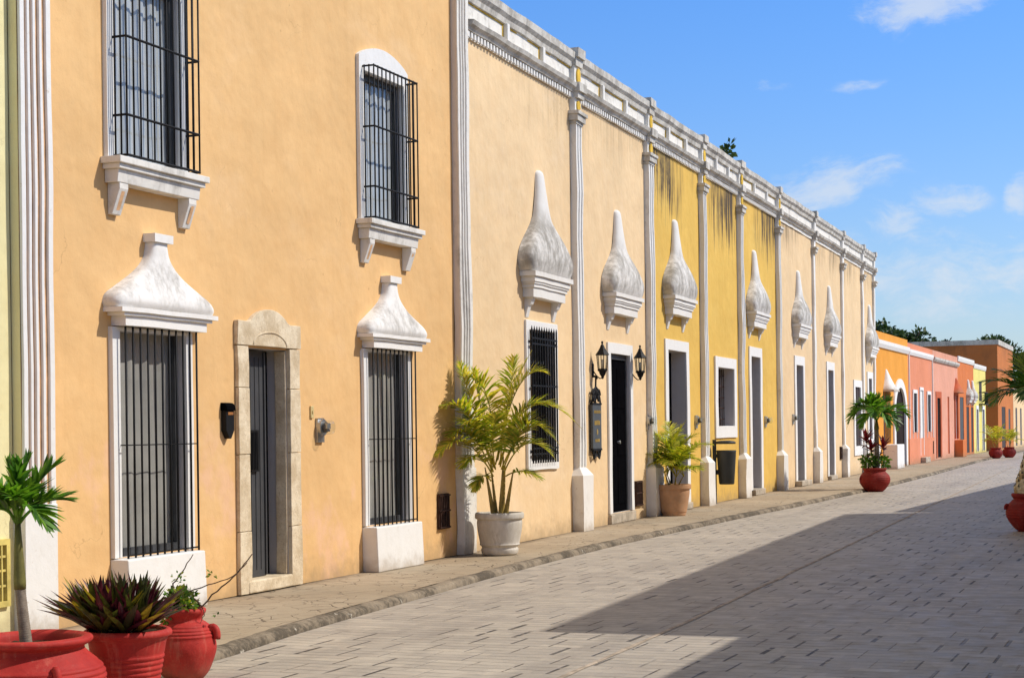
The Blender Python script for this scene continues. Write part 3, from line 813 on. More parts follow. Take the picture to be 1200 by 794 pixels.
# ------------------------------------------------------------------ low houses farther down the street
G_F = 'low coloured houses farther down the street'
def pmat(n, c, **k): return plaster(n, c, **k)
MO = pmat('bright_orange_plaster', (.78, .34, .055), speck=.5); MP = pmat('salmon_plaster', (.72, .27, .15), speck=.5)
MK = pmat('pink_plaster', (.74, .36, .25), streak=.2, z0=3, z1=4.7, speck=.5); MR = pmat('rust_orange_plaster', (.66, .20, .065), speck=.5)
MY = pmat('lemon_plaster', (.80, .70, .22), speck=.5); MB_ = pmat('burnt_orange_plaster', (.56, .195, .062), streak=.35, z0=3.5, z1=6)
MS = plaster('salmon_trim_plaster', (.52, .13, .06))
H = 4.74
def band(root, t0, t1, z0, z1, x=.05, mat='white', name='cornice'):
    m = MB(); m.prism([(0, z0), (x * .5, z0), (x, (z0 + z1) / 2), (x, z1), (0, z1)], 'y', t0, t1, 0, 4); return m.build(name, M[mat] if isinstance(mat, str) else mat, root)
# orange
o1 = thing('low_house', 'bright orange low house with white arched doorway', 'house', O3, A3, G_F)
house_shell(o1, .05, 8.0, H + .1, [(1.9, 3.2, .9, 2.75, .10), (4.35, 7.15, .05, 2.97, .10)], [MO, M['white']], 6)
band(o1, .05, 8.0, 4.28, 4.54, .10)
m = MB(); K = 20; V = []; F = []
for i in range(K + 1):       # arched white surround filling the head of the opening
    a = math.pi * i / K; c_, s_ = math.cos(a), math.sin(a)
    V += [(.06, 5.75 + 1.68 * c_, 2.0 + 1.28 * s_), (.06, 5.75 + 1.28 * c_, 2.0 + .95 * s_), (-.02, 5.75 + 1.28 * c_, 2.0 + .95 * s_), (.0, 5.75 + 1.68 * c_, 2.0 + 1.28 * s_)]
for i in range(K):
    for k in range(4): F.append((i*4 + k, i*4 + (k+1) % 4, (i+1)*4 + (k+1) % 4, (i+1)*4 + k))
m.add(V, F)
m.box(-.02, .06, 4.07, 4.47, 0, 2.0); m.box(-.02, .06, 7.03, 7.43, 0, 2.0)
m.build('arched_surround', M['white_clean'], o1)
m = MB(); m.box(-.09, -.05, 4.36, 7.14, .05, 2.96)
for i in range(9): m.box(-.05, -.03, 4.62 + i * .27, 4.66 + i * .27, .06, 2.9)
m.build('gate', M['browndoor'], o1)
m = MB(); m.box(-.09, -.06, 1.9, 3.2, .9, 2.75); w_ = m.build('window', M['browndoor'], o1)
m = MB()
for i in range(9): m.tube([(.05, 1.9 + i * .1625, .9), (.05, 1.9 + i * .1625, 2.75)], .012, 5)
m.build('grille', plain('orange_iron', (.5, .22, .04), .6), w_)
h = MB(); superell(h, interp_secs([(0, .75, .5, 4), (.15, .62, .42, 4), (.35, .42, .3, 3), (.55, .25, .18, 3), (.78, .06, .05, 3)])); h.box(0, .55, -.8, .8, -.06, 0); h.build('hood', M['white'], o1, loc=(0, 2.55, 2.81)).scale = (.7, .85, .95)
m = MB(); m.box(0, .5, 1.75, 3.4, 0, .86); m.build('window_box', M['white_clean'], o1, bevel=.02)
# salmon
o2 = thing('low_house', 'salmon low house with white door strip between two narrow dark windows', 'house', O3, A3, G_F)
house_shell(o2, 8.0, 15.4, H, [(9.35, 10.25, 1.25, 2.8, .05), (11.25, 12.15, .3, 2.95, .05), (13.5, 14.4, 1.25, 2.8, .05)], [MP, M['white']], 6)
band(o2, 8.2, 15.2, 4.28, 4.50, .08, 'white_clean')
for a in (9.35, 13.5):
    w_ = surround(o2, a, a + .9, 1.25, 2.8, .16, .14, False, .04, 'window'); m = MB(); m.box(-.045, -.02, a, a + .9, 1.25, 2.8); m.box(-.02, -.01, a + .43, a + .47, 1.25, 2.8); m.build('shutter', M['dark'], w_)
surround(o2, 11.25, 12.15, .3, 2.95, .10, .12, False, .04); m = MB(); m.box(-.045, -.01, 11.25, 12.15, .3, 2.95); m.build('door', M['white'], o2)
m = MB()
for t in (8.25, 15.2): m.box(0, .04, t - .05, t + .05, 1.0, 4.28)
for t in (9.3, 10.35, 11.1, 12.3, 13.45, 14.5): m.box(0, .02, t - .03, t + .03, 1.0, 1.25)
m.build('trim_strips', M['white'], o2)
m = MB(); m.box(0, .035, 8.0, 15.4, 0, 1.0); m.build('dado', MP, o2)
m = MB(); m.box(.036, .25, 11.1, 12.5, 0, .22); m.build('doorstep', M['stone_step'], o2, bevel=.02)
vent(o2, 14.9, 15.2, .3, .85)
# pink
o3 = thing('low_house', 'pale pink low house with grey cornice and dark door framed in red', 'house', O3, A3, G_F)
house_shell(o3, 15.4, 24.5, H, [(16.65, 17.75, .1, 2.7, .06), (20.45, 21.1, .2, 2.8, .06), (23.2, 24.1, .85, 2.9, .06)], [MK, MS], 6)
band(o3, 15.4, 24.5, 4.26, 4.44, .12, 'coping')
surround(o3, 16.65, 17.75, .1, 2.7, .4, .28, False, .03).data.materials[0] = MS
m = MB(); m.box(-.055, -.02, 16.65, 17.75, .1, 2.7); m.build('door', M['dark'], o3)
m = MB(); m.box(-.055, -.03, 20.45, 21.1, .2, 2.8); m.build('door', MS, o3)
w_ = surround(o3, 23.2, 24.1, .85, 2.9, .2, .15, False, .06, 'window'); w_.data.materials[0] = MS
m = MB(); m.box(-.055, -.03, 23.2, 24.1, .85, 2.9); m.build('shutter', M['curtain_light'], w_)
h = MB(); superell(h, interp_secs([(0, .8, .35, 4), (.2, .6, .28, 4), (.45, .25, .16, 3), (.72, .05, .05, 3)])); h.build('hood', MS, o3, loc=(0, 23.65, 3.0))
m = MB(); m.box(0, .4, 22.9, 24.3, 0, .8); m.build('window_box', MR, o3, bevel=.02)
# rust-orange
o4 = thing('low_house', 'rust orange low house with two white hoods side by side', 'house', O3, A3, G_F)
house_shell(o4, 24.5, 31.5, H + .05, [(25.3, 26.9, .1, 2.85, .07), (28.1, 29.3, .1, 2.4, .06), (30.2, 31.2, .1, 2.4, .06)], [MR, MS], 6)
band(o4, 24.5, 31.5, 4.55, 4.80, .06, 'white')
for a, b_, d_, mt in ((25.3, 26.9, 2.85, 'greydoor'), (28.1, 29.3, 2.4, 'browndoor'), (30.2, 31.2, 2.4, 'browndoor')):
    m = MB(); m.box(-.055, -.02, a, b_, .1, d_); m.build('door', M[mt], o4)
for t in (28.7, 30.7): 
    h = tall_hood(o4, t, 2.62, .75, .6)
# lemon
o5 = thing('low_house', 'lemon yellow low house with a small dark balcony window high on its wall', 'house', O3, A3, G_F)
house_shell(o5, 31.5, 37.6, H - .1, [(32.7, 33.5, .1, 2.3, .06), (34.2, 35.6, 2.75, 3.8, .06), (35.7, 36.6, .1, 2.3, .06)], [MY, M['white']], 6)
band(o5, 31.5, 37.6, 4.42, 4.66, .06, 'white')
for a, b_ in ((32.7, 33.5), (35.7, 36.6)):
    surround(o5, a, b_, .1, 2.3, .2, .2); m = MB(); m.box(-.055, -.02, a, b_, .1, 2.3); m.build('door', M['greydoor'], o5)
m = MB(); m.box(-.055, -.02, 34.2, 35.6, 2.75, 3.8); w_ = m.build('window', M['browndoor'], o5)
m = MB()
for i in range(8): m.tube([(.3, 34.1 + i * .23, 2.6), (.3, 34.1 + i * .23, 3.2)], .015, 5)
m.box(0, .34, 34.0, 35.8, 2.54, 2.6); m.tube([(0, 34.05, 3.2), (.3, 34.05, 3.2), (.3, 35.75, 3.2), (0, 35.75, 3.2)], .02, 5); m.build('balcony', M['iron'], w_)
# tall burnt-orange block
o6 = thing('corner_house', 'tall burnt-orange house with stained white roof edge past the lemon one', 'house', (-9.88, 100, 0), A3, G_F)
house_shell(o6, 0, 9.9, 6.0, [(2.2, 4.6, .1, 2.5, .06), (6.6, 7.8, .2, 2.4, .06)], [MB_, MB_], 12)
m = MB(); m.box(-12, .06, -.06, 10, 6.0, 6.28); m.build('coping', M['coping'], o6, wob=.05)
m = MB(); m.box(-.055, -.02, 2.2, 4.6, .1, 2.5); m.build('door', M['browndoor'], o6)
m = MB(); m.box(-.055, -.02, 6.6, 7.8, .2, 2.4); m.build('door', M['greydoor'], o6)
m = MB(); m.box(-2.0, -1.3, -.12, 0, 2.55, 3.0); m.build('meter_box', M['frame_dark'], o6)
# last houses
o7 = thing('low_house', 'pale peach low house beyond the tall burnt-orange one', 'house', (-9.95, 110, 0), A3, G_F)
house_shell(o7, 0, 16, 3.9, [(1.5, 2.8, .1, 2.5, .2), (5, 6.2, .1, 2.5, .2), (9, 10.2, .1, 2.5, .2), (13, 14.2, .1, 2.5, .2)], [M['peach'], M['white_old']], 8)
for a in (1.5, 5, 9, 13):
    m = MB(); m.box(-.19, -.14, a, a + (1.3 if a == 1.5 else 1.2), .1, 2.5); m.build('door', M['browndoor'], o7)
m = MB(); m.prism([(.4, 3.9), (-4, 5.6), (-8, 3.9)], 'y', .1, 15.9); m.build('roof', plain('dark_tin_roof', (.07, .065, .07), .6), o7)
o8 = thing('low_house', 'farthest pink house closing the street past the dark tin roof', 'house', (-10.0, 126, 0), R(-3), G_F)
house_shell(o8, 0, 30, 4.6, [(3, 4.2, .1, 2.5, .2), (9, 10.2, .1, 2.5, .2), (16, 17.2, .1, 2.5, .2)], [MK, MK], 8)
for a in (3, 9, 16):
    m = MB(); m.box(-.19, -.14, a, a + 1.2, .1, 2.5); m.build('door', M['browndoor'], o8)

# ------------------------------------------------------------------ houses across the street (their shadow lies on the road)
G_X = 'houses on the shaded side of the street'
def across(label, p0, p1, h, mat, depth=8):
    p0, p1 = Vector((*p0, 0)), Vector((*p1, 0)); L = (p1 - p0).length
    ang = math.atan2(p1.y - p0.y, p1.x - p0.x) - math.pi / 2
    o = thing('opposite_house', label, 'house', p0, ang, G_X)
    mb = MB(); ops = []; t = 1.2
    while t + 1.2 < L - .8: ops.append((t, t + 1.15, .1, 2.6, .25)); t += 3.1
    wall_face(mb, 0, L, 0, h, ops); mb.v = [Vector((-v.x, v.y, v.z)) for v in mb.v]
    mb.quad((0, 0, 0), (0, 0, h), (depth, 0, h), (depth, 0, 0)); mb.quad((0, L, 0), (depth, L, 0), (depth, L, h), (0, L, h))
    mb.quad((0, 0, h), (0, L, h), (depth, L, h), (depth, 0, h)); mb.quad((depth, 0, 0), (depth, L, 0), (depth, L, h), (depth, 0, h))
    mb.build('wall', [mat, M['white']], o)
    for a, b_, c, d_, dp in ops:
        m = MB(); m.box(.2, .25, a, b_, c, d_); m.build('door', M['browndoor'], o)
        m = MB(); m.box(-.03, 0, a - .14, a, c, d_); m.box(-.03, 0, b_, b_ + .14, c, d_); m.box(-.03, 0, a - .14, b_ + .14, d_, d_ + .16); m.build('door_surround', M['white_clean'], o)
across('lower ochre house across the street whose shadow ends short on the near paving', (1.25, -10), (.86, 15.75), 4.5, M['yellow'])
across('taller peach house across the street casting the long pointed shadow on the paving', (1.05, 15.8), (.08, 34.4), 6.5, M['peach'])
across('orange house across the street casting the farther shadow edge', (-.72, 34.45), (.12, 53), 4.8, M['orange'])

# ------------------------------------------------------------------ ground
gm = MB(); gm.quad((-600, -300, -.13), (600, -300, -.13), (600, 900, -.13), (-600, 900, -.13)); struct(gm.build('ground', M['earth']))
KERB = [(-6.45, -4), (-6.5, 5), (-6.55, 9.0), (-6.68, 11.0), (-6.88, 12.4), (-7.0, 13.9), (-7.13, 15.6), (-7.28, 17.4), (-7.43, 20), (-7.53, 23), (-7.52, 26.3), (-7.50, 31), (-7.42, 34), (-7.40, 38), (-7.36, 43), (-7.46, 49), (-7.62, 57), (-8.1, 72), (-8.5, 90), (-8.6, 120), (-8.6, 170)]
def kerb_x(y):
    for (x0, y0), (x1, y1) in zip(KERB, KERB[1:]):
        if y0 <= y <= y1: return x0 + (x1 - x0) * (y - y0) / (y1 - y0)
    return KERB[-1][0]
def fac_x(y):
    if y < 20.4: return -8.67
    if y < 59.28: return -8.67 - math.tan(A2) * (y - 20.4)
    return O3.x - math.tan(A3) * (y - 59.28)
ys = []; y = -4.0
while y < 170: ys.append(y); y += .35 if y < 60 else 1.5
mb = MB()
for a, b_ in zip(ys, ys[1:]):
    mb.quad((kerb_x(a) + .08, a, -.058), (6, a, -.058), (6, b_, -.058), (kerb_x(b_) + .08, b_, -.058))
struct(mb.build('road', M['paving']))
me = bpy.data.meshes.new('sidewalk'); V = []; F = []; UV = []
NX = 6
for y in ys:
    x0, x1 = fac_x(y) - .4, kerb_x(y) - .1
    for i in range(NX + 1):
        u = i / NX; x = x0 + (x1 - x0) * u
        z = 0.012 * noise.noise(Vector((x * .9, y * .5, 0))) - .003; V.append((x, y, z)); UV.append((max(0, (x - fac_x(y)) / 1.3), y))
for j in range(len(ys) - 1):
    for i in range(NX):
        q = j * (NX + 1) + i; F.append((q, q + 1, q + NX + 2, q + NX + 1))
me.from_pydata(V, [], F); uvl = me.uv_layers.new(name='UVMap')
for lp in me.loops: uvl.data[lp.index].uv = UV[lp.vertex_index]
me.materials.append(M['sidewalk']); so = bpy.data.objects.new('sidewalk', me); COL.objects.link(so); struct(so)
for p_ in me.polygons: p_.use_smooth = True
# kerb: rounded lumpy strip
V = []; F = []; prof = [(-.12, -.004), (-.08, .004), (-.02, .004), (.02, -.008), (.042, -.035), (.052, -.09), (.055, -.13)]
yk = []; y = -4.0
while y < 170: yk.append(y); y += .07 if y < 40 else .5
for y in yk:
    for dx, dz in prof:
        q = Vector((dx * 3, y * 2.3, dz * 3)); nn = noise.noise(q * 2.0) * .010 + noise.noise(q * .45) * .016
        V.append((kerb_x(y) + dx + nn * (1 if dx > -.1 else 0), y, dz + (nn * .8 if dz > -.09 else 0)))
n_ = len(prof)
for j in range(len(yk) - 1):
    for i in range(n_ - 1): F.append((j*n_ + i, j*n_ + i + 1, (j+1)*n_ + i + 1, (j+1)*n_ + i))
mb = MB(); mb.add(V, F, 0, True); struct(mb.build('kerb', M['kerb']))
# concrete seam along the middle of the street
V = []; F = []
seam = [(-3.70, 4), (-3.82, 9), (-3.89, 11), (-3.94, 13.4), (-4.02, 15.8), (-4.30, 23), (-4.75, 34), (-5.3, 48), (-6.0, 66)]
def seam_x(y):
    for (x0, y0), (x1, y1) in zip(seam, seam[1:]):
        if y0 <= y <= y1: return x0 + (x1 - x0) * (y - y0) / (y1 - y0)
    return seam[-1][0]
y = 4.0
while y < 66:
    w = .022 + .012 * noise.noise(Vector((0, y * 2, 0))); c = seam_x(y) + .015 * noise.noise(Vector((5, y * .8, 0)))
    V += [(c - w, y, -.054), (c, y, -.050), (c + w, y, -.054)]; y += .15
for j in range(len(V) // 3 - 1):
    for i in range(2): F.append((j*3 + i, j*3 + i + 1, j*3 + i + 4, j*3 + i + 3))
mb = MB(); mb.add(V, F, 0, True); struct(mb.build('road_seam', M['concrete_line']))

# ------------------------------------------------------------------ wall fittings
def meter(root_o, a, t, z, label):
    o = thing('electric_meter', label, 'meter', frame_pt(root_o, a, t, 0, z), a, 'round electric meters on the walls')
    m = MB(); m.box(0, .03, -.075, .075, -.16, .10); m.tube([(.03, 0, 0), (.065, 0, 0)], .088, 20, 0, False); m.build('base', M['steel'], o)
    m = MB(); m.tube([(.066, 0, 0), (.15, 0, 0), (.17, 0, 0), (.178, 0, 0)], [.076, .076, .066, .04], 20); m.build('glass_dome', M['glass'], o)
    m = MB(); m.tube([(.067, 0, 0), (.10, 0, 0)], .055, 14, 0, False); m.box(.10, .125, -.04, .04, -.015, .045, 1); m.box(.10, .12, -.035, .035, -.045, -.02); m.build('dial', [M['frame_dark'], M['steel']], o)
meter(O1, 0, 16.30, 1.64, 'round electric meter right of the stone-framed door on the orange house')
meter(O2, A2, 8.90, 1.71, 'electric meter on the pilaster above the small terracotta-potted palm')
meter(O2, A2, 12.58, 1.72, 'electric meter on the yellow wall right of the terracotta-potted palm')
meter(O2, A2, 19.62, 1.72, 'electric meter beside the grey door of the yellow house')
meter(O2, A2, 23.25, 1.78, 'electric meter left of a tall grey doorway in the far peach house')

mbx = thing('mailbox', 'narrow black wall mailbox with pointed bottom beside the stone doorway', 'mailbox', frame_pt(O1, 0, 14.38, 0, 1.70))
mbx.scale = (.8, .88, .92)
m = MB(); m.prism([(-.085, -.09), (-.02, -.175), (.02, -.175), (.085, -.09), (.085, .12), (-.085, .12)], 'x', 0, .075); m.build('body', M['iron'], mbx, bevel=.006)
m = MB(); m.prism([(0, .12), (.095, .12), (.085, .175), (.05, .20), (0, .205)], 'y', -.095, .095); m.build('lid', M['blackdoor'], mbx, bevel=.006)
m = MB(); m.box(.076, .080, -.05, .06, .075, .105); m.build('name_strip', plain('copper_strip', (.35, .14, .04), .5), mbx)

def lantern(t, z, label):
    o = thing('wall_lantern', label, 'lantern', frame_pt(O2, A2, t, .17, z), A2, 'black wall lanterns flanking the black door')
    n = 6
    m = MB(); m.lathe([(.001, .47), (.02, .46), (.024, .43), (.012, .41), (.035, .38), (.055, .33), (.075, .30), (.08, .285), (.14, .205), (.148, .19), (.13, .185), (.02, .184)], n, smooth=False); m.build('cap', M['iron'], o)
    m = MB()
    for k in range(n):
        a = 2 * math.pi * k / n; c, s_ = math.cos(a), math.sin(a)
        m.tube([(.118 * c, .118 * s_, .185), (.092 * c, .092 * s_, -.10)], .009, 5)
    m.lathe([(.085, -.085), (.105, -.10), (.105, -.125), (.08, -.14), (.06, -.20), (.03, -.24), (.028, -.27), (.012, -.285), (.001, -.30)], n, smooth=False)
    m.build('cage', M['iron'], o)
    m = MB(); m.lathe([(.108, .184), (.084, -.09)], n, smooth=False); m.build('pane', M['glass'], o)
    m = MB(); m.lathe([(.001, -.09), (.03, -.085), (.03, .06), (.022, .09), (.001, .10)], 10); m.build('candle_bulb', M['lampglass'], o)
    o.scale = (.80, .80, .80)
    m = MB(); m.tube([(-.21, 0, -.10), (-.13, 0, -.22), (-.06, 0, -.28), (0, 0, -.27)], .012, 6); m.box(-.213, -.19, -.04, .04, -.22, .02); m.build('bracket', M['iron'], o)
lantern(5.58, 2.61, 'black lantern left of the black door, above the hanging sign')
lantern(7.86, 2.64, 'black lantern right of the black door, beside the pilaster')

sg = thing('hanging_sign', 'narrow slate sign with gold lines in a scrolled black iron frame left of the door', 'sign', frame_pt(O2, A2, 5.58, .06, 1.62), A2)
m = MB(); m.box(-.03, .01, -.235, .235, -.37, .36); m.build('board', M['signplate'], sg, bevel=.004)
def scroll(m, cx, cz, r, sgn, x=-.005, turns=1.5, n=26, th=.016, up=1):
    pts = []
    for i in range(n + 1):
        u = i / n; a = turns * 2 * math.pi * u; rr = r * (1 - .8 * u)
        pts.append((x, cx + sgn * (rr * math.cos(a)), cz + up * rr * math.sin(a)))
    m.tube(pts, th, 5)
m = MB()
for sgn in (-1, 1):
    scroll(m, sgn * .12, .50, .105, sgn); scroll(m, sgn * .13, .44, .06, -sgn); scroll(m, sgn * .12, -.43, .08, sgn, up=-1)
    m.tube([(-.005, sgn * .235, .37), (-.005, sgn * .20, .46), (-.005, sgn * .07, .60), (-.005, 0, .63)], .016, 5)
    m.tube([(-.005, sgn * .235, -.37), (-.005, sgn * .15, -.52), (-.005, 0, -.46)], .014, 5)
m.tube([(-.02, 0, -.46), (-.02, 0, .36), (-.005, 0, .80)], .016, 5); m.tube([(-.06, 0, .80), (-.005, 0, .80), (.02, 0, .76)], .02, 5)
m.box(-.035, .016, -.25, .25, .345, .375); m.box(-.035, .016, -.25, .25, -.385, -.355)
m.build('scrolled_frame', M['iron'], sg)
m = MB()
rr = random.Random(3)
for zc, hgt, w in ((.235, .05, .17), (.06, .075, .15), (-.225, .05, .12)):
    y = -w
    while y < w:
        q = rr.uniform(.016, .03); m.box(.0105, .014, y, y + q, zc - hgt / 2, zc + hgt / 2 * rr.uniform(.7, 1)); y += q + .010
m.prism([(.035 * math.cos(i * math.pi / 5), -.09 + .05 * math.sin(i * math.pi / 5)) for i in range(10)], 'x', .0105, .014)
m.build('gold_lines', M['gold'], sg)

bn = thing('litter_bin', 'dark hooded litter bin on a post below the small white-framed window', 'bin', (-9.03, 34.2, 0), A2)
m = MB(); m.box(-.035, .035, -.03, .03, 0, 1.32); m.build('post', M['binplastic'], bn, bevel=.004)
m = MB(); prof = []
n = 26; V = []; F = []
for z, r in ((.40, .135), (.42, .15), (.75, .172), (1.06, .19), (1.09, .195), (1.10, .185), (.95, .17)):
    for k in range(n):
        a = 2 * math.pi * k / n; V.append((.235 + r * 1.05 * math.cos(a), .06 + r * math.sin(a), z))
for j in range(6):
    for k in range(n): F.append((j*n + k, j*n + (k+1) % n, (j+1)*n + (k+1) % n, (j+1)*n + k))
m.add(V, F, 0, True); m.add(V[:n], [tuple(range(n))]); m.add(V[-n:], [tuple(range(n))]); m.box(.03, .08, .02, .10, .6, .7); m.box(.03, .08, .02, .10, .95, 1.02)
m.build('bucket', M['binplastic'], bn)
m = MB(); V = []; F = []
for z, r in ((1.23, .19), (1.26, .20), (1.285, .17), (1.30, .08)):
    for k in range(n):
        a = 2 * math.pi * k / n; V.append((.215 + r * 1.1 * math.cos(a), .06 + r * math.sin(a), z))
for j in range(3):
    for k in range(n): F.append((j*n + k, j*n + (k+1) % n, (j+1)*n + (k+1) % n, (j+1)*n + k))
m.add(V, F, 0, True); m.add(V[:n], [tuple(range(n))]); m.add(V[-n:], [tuple(range(n))]); m.build('hood', M['binplastic'], bn)

# ------------------------------------------------------------------ pots
def ribs(prof, z0, z1, n, amp):
    """insert rounded throwing ribs on a lathe profile between z0 and z1"""
    out = []
    def rad(z):
        for (r0, a), (r1, b) in zip(prof, prof[1:]):
            if min(a, b) <= z <= max(a, b) and a != b: return r0 + (r1 - r0) * (z - a) / (b - a)
        return prof[-1][0]
    k = n * 8
    ins = [(rad(z0 + (z1 - z0) * i / k) + amp * (abs(math.sin(math.pi * n * i / k)) - .35), z0 + (z1 - z0) * i / k) for i in range(k + 1)]
    low = [p for p in prof if p[1] < z0]; hi = prof[len(low):]
    hi = [p for i, p in enumerate(hi) if p[1] > z1 or any(q[1] > z1 for q in hi[:i])]
    return low + ins + hi
def smooth_prof(p, per=4): return interp_secs(p, per)
def pot(label, loc, prof, soil_r, soil_z, mat, handles=(), lug=.06, name='plant_pot', cat='pot', group=None, rots=0, n=48):
    o = thing(name, label, cat, loc, rots, group)
    m = MB(); m.lathe(prof, n); m.build('body', mat, o, wob=.006, wsc=4)
    m = MB(); K = 24; V = [(0, 0, soil_z + .01)] + [(soil_r * math.cos(6.2832 * k / K), soil_r * math.sin(6.2832 * k / K), soil_z + .01 * math.sin(k * 2.7)) for k in range(K)]
    m.add(V, [(0, k + 1, (k + 1) % K + 1) for k in range(K)], 0, True); m.build('soil', M['soil'], o)
    for az, r, z in handles:
        c, s_ = math.cos(az), math.sin(az); pts = []
        for i in range(15):
            a = -.5 + 5.2 * i / 14; rr = lug * (1 - .035 * i)
            pts.append(((r + rr * math.cos(a) * .55) * c, (r + rr * math.cos(a) * .55) * s_, z + rr * math.sin(a)))
        m = MB(); m.tube(pts, [lug * .42] * 15, 8); m.build('lug_handle', mat, o)
    return o
# three red pots at the lower left
G_R = 'red clay pots at the near corner'
P1 = Vector((-6.135, 8.04, -.057)); P2 = Vector((-6.01, 8.80, -.057)); P3 = Vector((-6.31, 9.90, -.057))
prof1 = smooth_prof([(.24, 0), (.33, .08), (.41, .20), (.435, .30), (.41, .38), (.345, .445), (.315, .48), (.315, .505), (.352, .525), (.365, .545), (.355, .565), (.32, .57), (.29, .55), (.28, .50)], 5)
prof1 = [(r_ * .94, z_ * .90) for r_, z_ in prof1]
pot('wide red pot with thick rolled rim holding the slender young palm', P1, ribs(prof1, .14, .355, 7, .007), .25, .455, M['redpot'], [(math.atan2(-.75, .55) + .35, .385, .315)], .055, group=G_R, rots=0)
prof2 = smooth_prof([(.17, 0), (.185, .05), (.215, .20), (.24, .36), (.25, .42), (.262, .45), (.285, .465), (.290, .485), (.275, .505), (.25, .505), (.235, .48)], 5)
prof2 = [(r_ * .93, z_ * .93) for r_, z_ in prof2]
pot('straight-sided red pot with close ribs, full of purple sword leaves', P2, ribs(prof2, .06, .32, 8, .007), .222, .445, M['redpot'], group=G_R)
prof3 = smooth_prof([(.13, 0), (.18, .06), (.222, .17), (.228, .24), (.205, .33), (.165, .385), (.135, .405), (.130, .425), (.150, .455), (.158, .475), (.150, .49), (.125, .49), (.12, .44)], 5)
prof3 = [(r_ * .96, z_ * .97) for r_, z_ in prof3]
pot('round-bellied red pot with curled lug and narrow neck, bare twigs in it', P3, ribs(prof3, .285, .375, 4, .006), .122, .465, M['redpot'], [(.22, .20, .30)], .062, group=G_R)

PG = Vector((-8.15, 20.17, 0))
profg = smooth_prof([(.215, 0), (.235, .02), (.245, .07), (.232, .10), (.262, .135), (.258, .16), (.285, .32), (.295, .42), (.292, .46), (.318, .475), (.322, .52), (.312, .545), (.285, .545), (.275, .50)], 5)
profg = [(r_ * .98, z_ * .98) for r_, z_ in profg]
pot('large weathered grey pot with banded rim before the fluted pilaster', PG, profg, .272, .50, M['greypot'])
PT = Vector((-8.58, 29.6, 0))
proft = smooth_prof([(.20, 0), (.215, .015), (.225, .06), (.24, .10), (.285, .40), (.29, .47), (.315, .485), (.32, .55), (.308, .565), (.285, .56), (.275, .52)], 5)
pt = pot('dusty terracotta pot with rim band in front of the yellow doorway', PT, proft, .28, .53, M['terracotta'])
PR = Vector((-7.12, 42.25, -.057))
profr = smooth_prof([(.19, 0), (.26, .06), (.345, .18), (.372, .29), (.35, .39), (.29, .46), (.262, .485), (.262, .50), (.285, .53), (.29, .56), (.275, .575), (.25, .575), (.24, .54)], 5)
pot('round red pot standing out from the kerb with a fan palm and red leaves', PR, ribs(profr, .20, .36, 4, .006), .25, .545, M['redpot_far'], [(.6, .355, .32), (math.pi + .6, .355, .32)], .055)
PF1 = Vector((-8.15, 81.2, -.057)); PF2 = Vector((-7.72, 83.0, -.057))
for p_, lb in ((PF1, 'left one of the two far red pots near the burnt-orange house'), (PF2, 'right one of the two far red pots near the burnt-orange house')):
    pot(lb, p_, [(r * .86, z * .86) for r, z in profr], .215, .465, M['redpot_far'], group='pair of red pots far down the street', n=24)
PX = Vector((-2.20, 27.0, -.057))
pot('dark red pot cut off by the right edge, in the shade', PX, ribs(profr, .2, .36, 4, .006), .25, .545, M['redpot_far'], [(math.pi + .35, .36, .36)], .055)

# ------------------------------------------------------------------ palms and plants
def leaflet(mb, p, d, up, L, w, droop, mi, seg=3):
    d = d.normalized(); side = d.cross(up)
    if side.length < 1e-4: side = Vector((1, 0, 0))
    side.normalize(); V = []; F = []
    wp = [.55, 1.0, .72, .05] if seg == 3 else [.6, .9, .05]
    pos = p.copy(); dd = d.copy()
    for i in range(seg + 1):
        ww = w * wp[i] * .5
        V += [pos - side * ww, pos + side * ww]
        dd = (dd + Vector((0, 0, -1)) * droop / seg).normalized(); pos = pos + dd * (L / seg)
    for i in range(seg): F.append((2*i, 2*i + 1, 2*i + 3, 2*i + 2))
    mb.add(V, F, mi, True)

